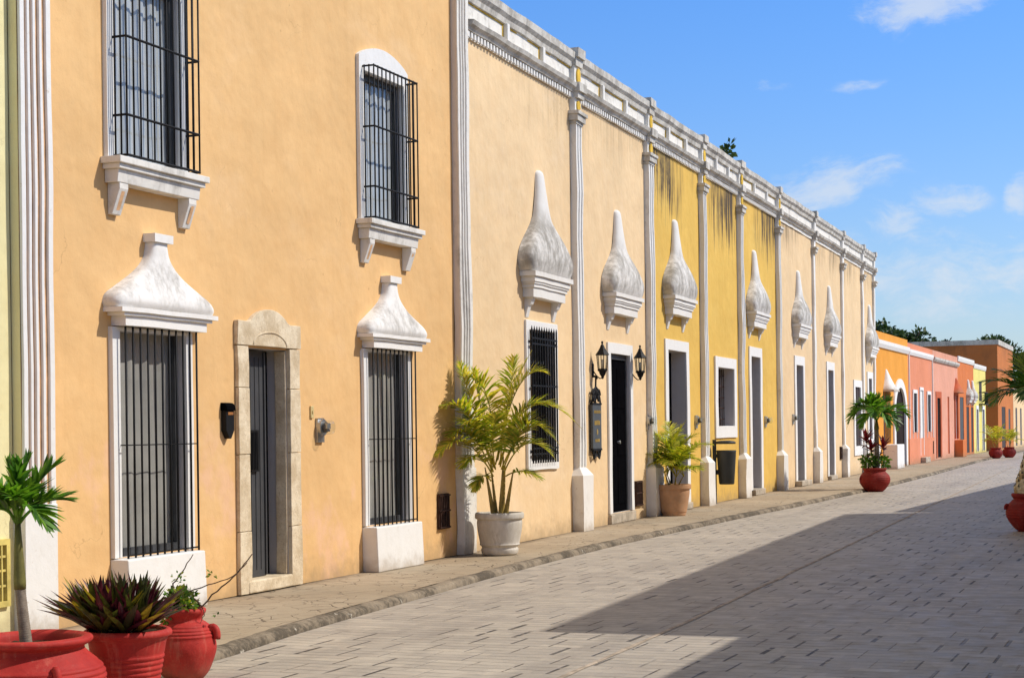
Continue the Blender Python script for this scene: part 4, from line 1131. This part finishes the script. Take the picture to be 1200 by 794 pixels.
def frond(name, parent, base, az, elev, L, bend, nleaf, ll, lw, mats, r, petiole=.22, vee=.45, ldroop=.5, rad=.009, stem_mi=1, spread=(62, 22), twist=0, yellow_tip=0, tw=(.55, .2), curve=None):
    mb = MB(); n = 16; pts = []; p = Vector(base); ca, sa = math.cos(az), math.sin(az)
    swing = r.uniform(-.25, .25) + twist
    tang = []
    for i in range(n + 1):
        u = i / n; e = elev - bend * (u ** 1.35); a2 = az + swing * u
        d = Vector((math.cos(e) * math.cos(a2), math.cos(e) * math.sin(a2), math.sin(e)))
        pts.append(p.copy()); tang.append(d); p = p + d * (L / n)
    if curve:      # quadratic arc through base, shoulder and tip
        q0, q1, q2 = [Vector(q) for q in curve]; c1 = q1 * 2 - (q0 + q2) * .5
        pts = [q0 * (1-t)**2 + c1 * 2*t*(1-t) + q2 * t*t for t in [i / n for i in range(n + 1)]]
        tang = [((c1 - q0) * (1-t) + (q2 - c1) * t).normalized() for t in [i / n for i in range(n + 1)]]
        az = math.atan2(q2.y - q0.y, q2.x - q0.x)
    mb.tube(pts, [rad * (1 - .8 * i / n) for i in range(n + 1)], 5, stem_mi)
    for k in range(nleaf):
        u = petiole + (1 - petiole) * (k + .5) / nleaf
        q = u * n; i = min(int(q), n - 1); f = q - i
        P = pts[i].lerp(pts[i+1], f); T = tang[i]
        side = T.cross(Vector((0, 0, 1)))
        if side.length < .05: side = Vector((-math.sin(az), math.cos(az), 0))
        side.normalize(); up = side.cross(T).normalized()
        env = math.sin(math.pi * min(1, (.30 + .78 * (u - petiole) / (1 - petiole)))) ** .6 if u < .999 else .3
        ang = R(spread[0] + (spread[1] - spread[0]) * ((u - petiole) / (1 - petiole)) ** 1.2)
        for sg_ in (-1, 1):
            if r.random() < .04: continue
            a_ = ang * r.uniform(.85, 1.15)
            d = T * math.cos(a_) + (side * sg_ * math.cos(vee) + up * math.sin(vee) * r.uniform(.4, 1.4)) * math.sin(a_)
            kk = r.random()
            mi = 0 if kk < tw[0] else (1 if kk < tw[0] + tw[1] + yellow_tip * u else 2)
            leaflet(mb, P, d, up * 1.0 + side * sg_ * -.3, ll * env * r.uniform(.85, 1.1), lw * (.6 + .4 * env), ldroop * r.uniform(.6, 1.4), mi)
    return mb.build(name, mats, parent)

RTA = math.atan2(RT.y, RT.x)     # azimuth of "along the picture to the right"
def ringed_trunk(m, pts, r0, r1, n=14, rings=26, mi=0):
    V = []; N = rings * 3; P = []; Rr = []
    pts = [Vector(p) for p in pts]
    for i in range(N + 1):
        u = i / N; q = u * (len(pts) - 1); k = min(int(q), len(pts) - 2)
        P.append(pts[k].lerp(pts[k+1], q - k)); Rr.append((r0 + (r1 - r0) * u) * (1 + (.035 if i % 3 == 0 else -.01)))
    m.tube(P, Rr, n, mi)

def young_palm(label, base, h_trunk, h_shaft, r0, fronds, L, ll, lw, mats, seed, nleaf=22, lean=(0, 0), group=None, curves=None):
    r = random.Random(seed); o = thing('potted_palm', label, 'palm', base, 0, group)
    lx, ly = lean
    m = MB(); ringed_trunk(m, [(0, 0, 0), (lx * .5, ly * .5, h_trunk * .5), (lx, ly, h_trunk)], r0, r0 * .8); m.build('trunk', M['trunk'], o)
    m = MB(); m.tube([(lx, ly, h_trunk), (lx * 1.05, ly * 1.05, h_trunk + .04), (lx * 1.2, ly * 1.2, h_trunk + h_shaft * .6), (lx * 1.3, ly * 1.3, h_trunk + h_shaft)], [r0 * .92, r0 * .98, r0 * .7, r0 * .45], 12); m.build('crownshaft', M['shaft'], o)
    top = Vector((lx * 1.3, ly * 1.3, h_trunk + h_shaft - .02))
    for (x1, z1, d1), (x2, z2, d2), k in (curves or []):
        frond('frond', o, top, 0, 1, 1, 1, nleaf, ll * k, lw, mats, r, petiole=.28, vee=.55, ldroop=.38, rad=.011, stem_mi=1, spread=(58, 12), curve=(top, top + RT * x1 + Vector((0, 0, z1)) - FW * d1, top + RT * x2 + Vector((0, 0, z2)) - FW * d2))
    for az, el, bd, k in fronds:
        frond('frond', o, (lx * 1.3, ly * 1.3, h_trunk + h_shaft - .02), az, el, L * k, bd, nleaf, ll * k, lw, mats, r, petiole=.30, vee=.55, ldroop=.35, rad=.011, stem_mi=1, spread=(58, 14))
    return o
# slender palm in the wide pot (lower left)
young_palm('slender young palm with grey ringed trunk and glossy fan of green fronds', P1 + Vector((.0, .0, .44)) - RT * .03, .34, .38, .036,
    [], .43, .20, .036, M['leaf_pot'], 4, 22, (-.03, -.012), None,
    [((.02, .22, .0), (.09, .42, .0), 1.0), ((-.01, .20, .02), (-.05, .40, .05), .95), ((.11, .23, .0), (.27, .37, -.02), 1.0), ((.08, .12, .08), (.24, -.06, .14), 1.1), ((.14, .13, -.03), (.31, .13, -.08), .95),
     ((-.09, .10, .05), (-.24, -.02, .10), 1.0), ((-.11, .15, -.05), (-.22, .24, -.08), 1.0), ((.02, .15, .12), (.05, .16, .26), .8), ((.03, .16, -.12), (.08, .12, -.28), .9), ((-.04, .17, .10), (-.13, .12, .22), .9)])

def sword_plant(label, base, rosettes, seed, L0=.30):
    r = random.Random(seed); o = thing('sword_leaf_plant', label, 'plant', base)
    for rx, ry, tilt, n in rosettes:
        mb = MB(); c = Vector((rx, ry, 0)); out = Vector((rx, ry, 0)); out = out.normalized() if out.length > .01 else Vector((0, 0, 0))
        for k in range(n):
            az = k * 2.39996 + r.uniform(-.2, .2); u = (k + .5) / n
            el = R(88 - 52 * u ** .95) + r.uniform(-.12, .12)
            d = (Vector((math.cos(az) * math.cos(el), math.sin(az) * math.cos(el), math.sin(el))) + out * tilt).normalized()
            L = L0 * r.uniform(.75, 1.15) * (.85 + .25 * u); w = .056 * r.uniform(.8, 1.15)
            side = d.cross(Vector((0, 0, 1)))
            if side.length < .05: side = Vector((1, 0, 0))
            side.normalize(); up = side.cross(d).normalized()
            kk = r.random(); mi = 2 if (kk < .12 and u > .4) else 0 if kk < .40 else 3 if kk < .58 else 1
            V = []; F = []; p = c.copy(); dd = d.copy(); N = 5
            for i in range(N + 1):
                s = i / N; ww = w * .5 * (.75 + .5 * s if s < .4 else .95 * (1 - ((s - .4) / .6) ** 1.8)) + .0008
                fold = up * ww * .55
                V += [p - side * ww + fold, p, p + side * ww + fold]
                dd = (dd + Vector((0, 0, -1)) * .06 * (1.3 - el)).normalized(); p = p + dd * (L / N)
            for i in range(N):
                F += [(3*i, 3*i+1, 3*i+4, 3*i+3), (3*i+1, 3*i+2, 3*i+5, 3*i+4)]
            mb.add(V, F, mi, True)
        mb.build('leaf_rosette', M['leaf_sword'], o)
    return o
ros = [(0, 0, 0, 36), (.13, .05, .35, 32), (-.13, .06, .38, 32), (.05, -.13, .4, 32), (-.08, -.12, .42, 30), (.03, .14, .35, 28), (.18, -.06, .55, 26), (-.19, -.03, .6, 26), (-.02, -.19, .6, 26), (-.16, -.14, .65, 22), (.13, -.15, .6, 22)]
sword_plant('purple and green sword-leaved clump spilling over the ribbed red pot', P2 + Vector((0, 0, .455)) - RT * .03, [(a * .80, b * .85, c * .62, int(d * 1.1)) for a, b, c, d in ros], 8, .36)

# leafy mound and bare twigs in the round pot
o = thing('small_leafy_plant', 'bright green small-leaved plant in the neck of the round red pot', 'plant', P3 + Vector((0, 0, .445)))
m = MB(); blob_leaves(m, (-.02, 0, .085), .125, 420, .040, 3, 21, (1, 1, .75)); blob_leaves(m, tuple(RT * .05 + Vector((0, 0, .05)) - FW * .1), .06, 70, .035, 3, 22); blob_leaves(m, tuple(-RT * .10 - FW * .10 + Vector((0, 0, -.02))), .05, 50, .035, 3, 23); m.build('foliage', M['leaf_small'], o)
m = MB()
r_ = random.Random(2)
for k in range(14):
    a = r_.uniform(0, 6.28); m.tube([(0, 0, -.02), (.05 * math.cos(a), .05 * math.sin(a), .06), (.11 * math.cos(a), .11 * math.sin(a), .13 + r_.uniform(-.04, .05))], [.003, .0025, .0015], 4)
m.build('stems', M['shaft'], o)
o = thing('bare_twigs', 'bare brown thorny twigs reaching right out of the round red pot', 'twigs', P3 + Vector((0, 0, .445)))
def px(dx, dy, f=0): return RT * (dx / 173.) + Vector((0, 0, dy / 173.)) - FW * f
def twig(m, pts, r0, r1):
    n = len(pts); P = []
    for i in range(n - 1):
        for k in range(4):
            q = pts[i].lerp(pts[i+1], k / 4); P.append(q + Vector((r_.uniform(-1, 1), r_.uniform(-1, 1), r_.uniform(-1, 1))) * .004)
    P.append(pts[-1]); m.tube(P, [r0 + (r1 - r0) * i / (len(P) - 1) for i in range(len(P))], 6)
    for i in range(1, len(P) - 1, 1):
        d = Vector((r_.uniform(-1, 1), r_.uniform(-1, 1), r_.uniform(-1, 1))).normalized() * .012; m.tube([P[i], P[i] + d], [.0022, .0004], 4)
m = MB(); twig(m, [px(-4, -2), px(4, 14, .03), px(14, 17, .05), px(24, 8, .07), px(36, 22, .07), px(56, 38, .06), px(70, 52, .05), px(82, 68, .04)], .0075, .004); m.build('branch', M['twig'], o)
m = MB(); twig(m, [px(-8, 0), px(-4, 22), px(30, 32, .02), px(60, 42, .03), px(76, 58, .04)], .0055, .0028); m.build('branch', M['twig'], o)
m = MB(); twig(m, [px(-12, 0), px(-12, 34), px(-2, 46), px(12, 68)], .0065, .0028); m.build('branch', M['twig'], o)
m = MB(); twig(m, [px(24, 8, .07), px(27, -2, .08), px(20, -14, .09)], .004, .0015); m.build('branch', M['twig'], o)
m = MB(); blob_leaves(m, tuple(px(34, 44, .02)), .03, 14, .03, 3, 31); blob_leaves(m, tuple(px(40, -2, .07)), .018, 6, .025, 3, 32); blob_leaves(m, tuple(px(-6, 40)), .05, 30, .025, 3, 33); m.build('twig_leaves', M['leaf_small'], o)

def areca(label, base, stems, mats, seed, L, ll, lw, nleaf=30, group=None, canes=5, cr=.02, ch=.5):
    r = random.Random(seed); o = thing('areca_palm', label, 'palm', base, 0, group)
    cs = []
    for k in range(canes):
        a = k * 2.4 + .5; rr = .07 * math.sqrt(k / max(1, canes)) + .02
        b = Vector((rr * math.cos(a), rr * math.sin(a), 0)); t = Vector((b.x * 2.2 + .02 * math.cos(a), b.y * 2.2, ch * r.uniform(.7, 1.15)))
        m = MB(); ringed_trunk(m, [b, b.lerp(t, .5) + Vector((0, 0, .01)), t], cr * r.uniform(.8, 1.2), cr * .22, 8, 9); m.build('cane', M['cane'], o); cs.append(t)
    for i, (az, el, bd, k) in enumerate(stems):
        t = cs[i % canes]
        frond('frond', o, t - Vector((0, 0, .03)), az, el, L * k, bd, nleaf, ll * (.6 + .4 * k), lw, mats, r, petiole=.24, vee=.42, ldroop=.62, rad=.010, stem_mi=1, spread=(66, 24), yellow_tip=.25)
    return o
A = RTA
ag = areca('large areca palm with arching yellow-green fronds in the weathered grey pot', PG + Vector((0, 0, .49)), [], M['leaf_areca'], 6, 1, .4, .03, 40, canes=6, cr=.032, ch=.72)
r_ = random.Random(61)
def ap(zx, zy, dep):
    rt_ = (zx - 325) / 340.; dep = dep + max(0, -rt_ - .22) * .85
    return RT * rt_ + Vector((0, 0, (782 - zy) / 340.)) - FW * dep
for (a, b_, c_, dp, ll) in (((300, 570), (275, 255), (175, 185), .05, .40), ((330, 560), (378, 290), (475, 65), -.05, .30), ((310, 560), (375, 250), (400, 75), -.15, .36), ((315, 545), (470, 300), (690, 415), .15, .40),
        ((325, 560), (440, 385), (590, 480), .25, .36), ((320, 540), (420, 215), (555, 175), -.05, .38), ((300, 555), (185, 330), (80, 320), .10, .40), ((295, 600), (165, 455), (48, 545), .20, .38),
        ((300, 610), (225, 520), (160, 590), .30, .28), ((295, 560), (215, 300), (150, 85), -.05, .34), ((355, 610), (430, 590), (515, 630), .20, .28), ((345, 600), (450, 470), (575, 545), .05, .34),
        ((310, 580), (300, 430), (330, 330), .45, .34), ((300, 590), (230, 400), (170, 390), .35, .34), ((340, 590), (410, 430), (470, 330), .30, .36), ((290, 630), (250, 610), (215, 690), .25, .22),
        ((305, 575), (245, 290), (215, 130), -.1, .36), ((330, 570), (440, 330), (600, 330), .05, .38), ((295, 585), (195, 420), (110, 450), .15, .38), ((335, 580), (430, 420), (520, 400), .35, .36),):
    frond('frond', ag, (0, 0, 0), 0, 1, 1, 1, 44, ll, .026, M['leaf_areca'], r_, petiole=.22, vee=.40, ldroop=.55, rad=.011, stem_mi=1, spread=(64, 22), yellow_tip=.3, tw=(.48, .34), curve=(ap(*a, 0), ap(*b_, dp * .6), ap(*c_, dp)))
areca('small bright yellow-green areca in the dusty terracotta pot', PT + Vector((0, 0, .52)),
    [(A + 3.0, 1.35, .9, 1.05), (A + .1, 1.42, .5, 1.1), (A + 2.7, 1.15, 1.6, 1.0), (A + .3, 1.1, 1.5, 1.0), (A - .2, .85, 1.7, .9), (A + 3.3, .9, 1.7, .85), (A - 1.3, 1.15, 1.3, .9), (A + 1.5, 1.3, .9, 1.1),
     (A - 1.0, .75, 1.5, .75), (A + 3.6, .65, 1.5, .7), (A - .1, .5, 1.3, .65), (A + 2.9, 1.25, 2.1, 1.15), (A - 1.9, .8, 1.5, .8), (A + .2, 1.25, 1.0, 1.1), (A + 3.1, 1.0, 1.0, .8), (A + 2.2, 1.45, .5, 1.0)],
    M['leaf_golden'], 9, .98, .34, .030, 42, canes=6, cr=.018, ch=.30)
# palm, cordyline and undergrowth in the red pot by the kerb
young_palm('bushy palm on a thin pale trunk in the round red pot by the kerb', PR + Vector((0, 0, .54)) + RT * .06, .98, .22, .062,
    [], .84, .38, .062, M['leaf_pot'], 15, 24, (0, 0), None,
    [((-.38, .34, 0), (-.76, -.18, .1), 1.0), ((-.30, .45, .1), (-.62, .22, .2), 1.0), ((.02, .40, -.1), (.12, .66, -.1), .9), ((.18, .40, 0), (.36, .50, 0), 1.0), ((.42, .34, 0), (.86, -.02, 0), 1.0),
     ((.26, .22, .2), (.42, -.34, .35), 1.0), ((-.24, .20, .25), (-.48, -.30, .4), 1.0), ((.08, .22, .35), (.18, -.25, .6), .95), ((-.10, .32, .3), (-.20, .02, .65), 1.0), ((.05, .35, -.3), (.12, .05, -.7), 1.0), ((-.3, .3, -.25), (-.5, .0, -.5), .9), ((.3, .3, -.3), (.55, .1, -.55), .9), ((-.12, .42, .05), (-.22, .60, .1), .9)])
o = thing('red_cordyline', 'dark red broad-leaved cordyline beside the palm trunk in the red pot', 'plant', PR + Vector((0, 0, .54)) - RT * .10)
r_ = random.Random(5)
for sx, hh in ((-.10, .78), (.02, .55), (.32, .60)):
    m = MB(); b = RT * sx
    m.tube([b * .4, b + Vector((0, 0, hh))], [.014, .01], 6, 2)
    for k in range(16):
        az = k * 2.4; el = 1.25 - 1.2 * (k / 16); L = .34
        d = Vector((math.cos(az) * math.cos(el), math.sin(az) * math.cos(el), math.sin(el)))
        leaflet(m, b + Vector((0, 0, hh - .012 * k)), d, Vector((0, 0, 1)), L, .085, .5, 0 if k < 9 else 1)
    m.build('leafy_stem', M['leaf_red'], o)
o = thing('low_shrub', 'low straggly green undergrowth round the palm trunk in the red pot', 'shrub', PR + Vector((0, 0, .54)))
m = MB(); blob_leaves(m, tuple(-RT * .13 + Vector((0, 0, .22))), .24, 240, .10, 3, 41, (1, 1, .8)); blob_leaves(m, tuple(RT * .2 + Vector((0, 0, .18))), .18, 110, .10, 3, 42); m.build('foliage', [M['leaf_dark'][1], M['leaf_small'][0], M['leaf_dark'][0]], o)
m = MB()
for k in range(6): m.tube([(0, 0, 0), (.12 * math.cos(k * 1.1), .12 * math.sin(k * 1.1), .3)], .008, 4)
m.build('stems', M['twig'], o)
# bushes in the far pair of pots
for p_, sd, lb in ((PF1, 3, 'yellow-green areca bush in the left one of the two far pots'), (PF2, 7, 'yellow-green areca bush in the right one of the two far pots')):
    k_ = 1.0 if sd == 3 else .8
    areca(lb, p_ + Vector((0, 0, .45)), [(i * 2.4, 1.45 - .10 * i, .8 + .12 * i, 1.0) for i in range(9)], M['leaf_golden'], sd, 1.15 * k_, .34, .045, 16, 'areca bushes in the far pots', 4, .02, .3)
# palm at the right edge, standing in shade
o = thing('potted_palm', 'palm with pale shaggy leaf-base trunk at the right edge of the street', 'palm', PX + Vector((0, 0, .52)))
tp = [(0, 0, -.02), (.0, 0, .10), (.02, .01, .32), (.04, .02, .62), (.04, .02, 1.0), (.03, .02, 1.45)]; tr_ = [.23, .24, .18, .115, .08, .07]
m = MB(); m.tube(tp, tr_, 20); m.build('trunk', M['trunk'], o)
m = MB(); r_ = random.Random(77)
for k in range(150):
    u = (k / 150) ** .9 * .80; q = u * 5; i0 = min(int(q), 4); c = Vector(tp[i0]).lerp(Vector(tp[i0+1]), q - i0); rad = tr_[i0] + (tr_[i0+1] - tr_[i0]) * (q - i0)
    a = k * 2.39996; d = Vector((math.cos(a), math.sin(a), 0)); sd = Vector((-d.y, d.x, 0)); w_ = .032 + .10 * rad; L = .13
    b0 = c + d * (rad * .97)
    t_ = b0 + d * (.02 - .16 * rad) + Vector((0, 0, L)); md = b0 + d * .022 + Vector((0, 0, L * .5))
    m.add([b0 - sd * w_, b0 + sd * w_, md + sd * w_ * .8, md - sd * w_ * .8, t_ + sd * w_ * .35, t_ - sd * w_ * .35], [(0, 1, 2, 3), (3, 2, 4, 5)], r_.choice((0, 0, 1)))
m.build('leaf_bases', [plain('pale_leaf_base', (.62, .53, .34), .9, .1, 0, .25, 20), plain('brown_leaf_base', (.40, .29, .15), .9, .1, 0, .3, 20)], o)
r_ = random.Random(12)
top = Vector((.03, .02, 1.44))
for (x1, z1, d1), (x2, z2, d2) in (((-.40, .30, .05), (-.84, .30, .05)), ((-.36, .16, .15), (-.72, -.10, .2)), ((-.25, .36, -.1), (-.55, .52, -.2)), ((-.10, .40, .1), (-.22, .75, .15)), ((.3, .35, 0), (.8, .2, 0)), ((.2, .2, .3), (.5, -.2, .6)),
        ((-.15, .25, .35), (-.35, -.05, .7)), ((.1, .3, -.35), (.2, .1, -.8)), ((.2, .45, -.1), (.45, .75, -.2)), ((-.3, .2, -.3), (-.6, .0, -.55))):
    frond('frond', o, top, 0, 1, 1, 1, 26, .44, .042, M['leaf_dark'], r_, petiole=.20, vee=.25, ldroop=.55, rad=.013, stem_mi=1, spread=(62, 14), curve=(top, top + RT * x1 + Vector((0, 0, z1)) - FW * d1, top + RT * x2 + Vector((0, 0, z2)) - FW * d2))

# ------------------------------------------------------------------ trees beyond the roofs
def tree(label, loc, h, rad, seed, n=2600, leaf=.34):
    r = random.Random(seed); o = thing('broadleaf_tree', label, 'tree', loc, 0, 'trees beyond the roofs')
    m = MB(); m.tube([(0, 0, 0), (.05, 0, h * .3), (-.05, .05, h * .55), (0, 0, h * .75)], [.28, .22, .16, .08], 10)
    for k in range(7):
        a = k * 2.4; e = Vector((math.cos(a) * rad * .7, math.sin(a) * rad * .7, h * r.uniform(.7, .92))); s_ = Vector((0, 0, h * r.uniform(.42, .62)))
        m.tube([s_, s_.lerp(e, .5) + Vector((0, 0, .15)), e], [.12, .07, .03], 6)
    m.build('trunk', M['bark'], o)
    m = MB(); cl = 15
    for k in range(cl):
        a = k * 2.4 + r.uniform(-.3, .3); q = math.sqrt((k + .5) / cl) * rad * .78
        zz = h - rad * .45 - (q / rad) ** 2 * rad * .7 + r.uniform(-.35, .3) * rad * .6
        blob_leaves(m, (q * math.cos(a), q * math.sin(a), zz), rad * r.uniform(.26, .42), n // cl, leaf, 3, seed * 50 + k, (1, 1, .75))
    m.build('crown', M['leaf_tree'], o)
tree('broad dark green tree behind the orange and salmon houses', (-19.2, 125, 0), 9.2, 3.0, 3, 3800)
tree('round tree crown rising left of the one behind the orange house', (-21.3, 128, 0), 9.4, 2.2, 4, 2000)
tree('small tree top just clearing the pink house roof', (-18.4, 142, 0), 8.5, 1.5, 5, 1300)
tree('dark tree standing behind the tall burnt-orange house', (-15.4, 152, 0), 9.6, 3.0, 6, 3600)
tree('lower tree at the far end of the street above the dark roof', (-13.8, 172, 0), 8.6, 2.4, 7, 2000)

# ------------------------------------------------------------------ sky, sun
SUN = Vector((.205, .095, .225)).normalized()
sun_el = math.asin(SUN.z); sun_az = math.atan2(SUN.x, SUN.y)
w = bpy.data.worlds.new('World'); scene.world = w; w.use_nodes = True
nt = w.node_tree; nt.nodes.clear()
class WN(NT):
    def __init__(s, t): s.t = t; s.out = s.n('ShaderNodeOutputWorld')
n = WN(nt)
sky = n.n('ShaderNodeTexSky'); sky.sky_type = 'NISHITA'; sky.sun_disc = False; sky.sun_elevation = sun_el; sky.sun_rotation = sun_az
sky.altitude = 20; sky.air_density = 1.0; sky.dust_density = .6; sky.ozone_density = 2.2
D = n.coord('Generated')
tint = n.mix(n.ramp(n.sep(D)[2], .0, .30), (.98, 1.10, 1.36), (.62, 1.12, 1.78))
tint = n.mix(n.ramp(n.sep(D)[2], .27, .62), tint, (1.75, 1.50, 1.22))  # upper sky, out of view: tinted warm and brighter to warm the ambient fill
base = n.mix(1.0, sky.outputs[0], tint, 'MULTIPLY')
# drifting cumulus: soft noise gathered into a few banks
roll_up = Vector((0, 0, 1))
wn_ = n.n('ShaderNodeTexNoise'); n.put(wn_.inputs['Vector'], D); wn_.inputs['Scale'].default_value = 14; wn_.inputs['Detail'].default_value = 6
wsub = n.n('ShaderNodeVectorMath', _operation='SUBTRACT'); n.put(wsub.inputs[0], wn_.outputs['Color']); wsub.inputs[1].default_value = (.5, .5, .5)
wsc_ = n.n('ShaderNodeVectorMath', _operation='SCALE'); n.put(wsc_.inputs[0], wsub.outputs[0]); wsc_.inputs['Scale'].default_value = .038
wadd = n.n('ShaderNodeVectorMath', _operation='ADD'); n.put(wadd.inputs[0], D); n.put(wadd.inputs[1], wsc_.outputs[0]); DW = wadd.outputs[0]
cw = n.noise(n.mapv(DW, (1, 1, 2.2)), 20, 9, .62)
cw2 = n.noise(n.mapv(DW, (1, 1, 2.4)), 60, 8, .65)
cn = n.math('ADD', n.mul(cw, .62), n.mul(cw2, .38))
total = None
def sky_dir(x, y):
    d = FW + RT * ((x - 600) / 2000) + Vector((0, 0, 1)) * ((502 - .013 * (x - 600) - y) / 2000)
    return d.normalized()
for x, y, sx, sy, amt in ((975, 215, 75, 34, .95), (1095, 12, 85, 26, .85), (1108, 236, 48, 24, .8), (1050, 264, 40, 24, .75), (903, 104, 34, 13, .6), (1010, 98, 45, 12, .40), (1120, 318, 170, 60, .80), (1196, 220, 22, 26, .9), (1180, 285, 60, 18, .7)):
    c = sky_dir(x, y)
    v = n.n('ShaderNodeVectorMath', _operation='SUBTRACT'); n.put(v.inputs[0], DW); v.inputs[1].default_value = c
    def dot(ax, s_):
        q = n.n('ShaderNodeVectorMath', _operation='DOT_PRODUCT'); n.put(q.inputs[0], v.outputs[0]); q.inputs[1].default_value = tuple(ax / s_); return q.outputs['Value']
    a, b_ = dot(RT, sx / 2000), dot(Vector((0, 0, 1)), sy / 2000)
    rr2 = n.math('SQRT', n.math('ADD', n.mul(a, a), n.mul(b_, b_)))
    g = n.mul(n.ramp(rr2, 1.35, .15), amt)
    total = g if total is None else n.math('MAXIMUM', total, g)
k = n.mul(n.ramp(n.math('ADD', n.mul(total, .42), n.mul(n.math('SUBTRACT', cn, .5), 1.5)), .08, .52, 0, .70), n.ramp(total, .0, .35))
hz = n.ramp(n.sep(D)[2], .10, -.02, 0, .25)
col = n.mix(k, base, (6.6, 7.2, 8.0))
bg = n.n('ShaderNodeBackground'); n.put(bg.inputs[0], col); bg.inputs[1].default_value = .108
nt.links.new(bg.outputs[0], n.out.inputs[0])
sl = bpy.data.lights.new('sun', 'SUN'); sl.energy = 3.95; sl.angle = R(.53); sl.color = (1.0, .94, .85)
so_ = bpy.data.objects.new('sun', sl); COL.objects.link(so_); so_.rotation_euler = (-SUN).to_track_quat('-Z', 'Y').to_euler(); so_.location = (20, 20, 40)

# ------------------------------------------------------------------ camera
cam = bpy.data.cameras.new('camera'); co = bpy.data.objects.new('camera', cam); COL.objects.link(co)
cam.lens = 60; cam.sensor_width = 36; cam.sensor_fit = 'HORIZONTAL'; cam.shift_y = 105 / 1200; cam.clip_end = 3000; cam.clip_start = .05
up = Vector((0, 0, 1)); rl = .013
rr_ = RT * math.cos(rl) - up * math.sin(rl); uu = up * math.cos(rl) + RT * math.sin(rl)
mat = Matrix((rr_, uu, -FW)).transposed().to_4x4(); mat.translation = Vector((0, 0, 1.6)); co.matrix_world = mat
scene.camera = co
scene.view_settings.view_transform = 'Standard'; scene.view_settings.look = 'None'; scene.view_settings.exposure = 0
scene.render.engine = 'CYCLES'; scene.cycles.max_bounces = 8; scene.cycles.transparent_max_bounces = 12
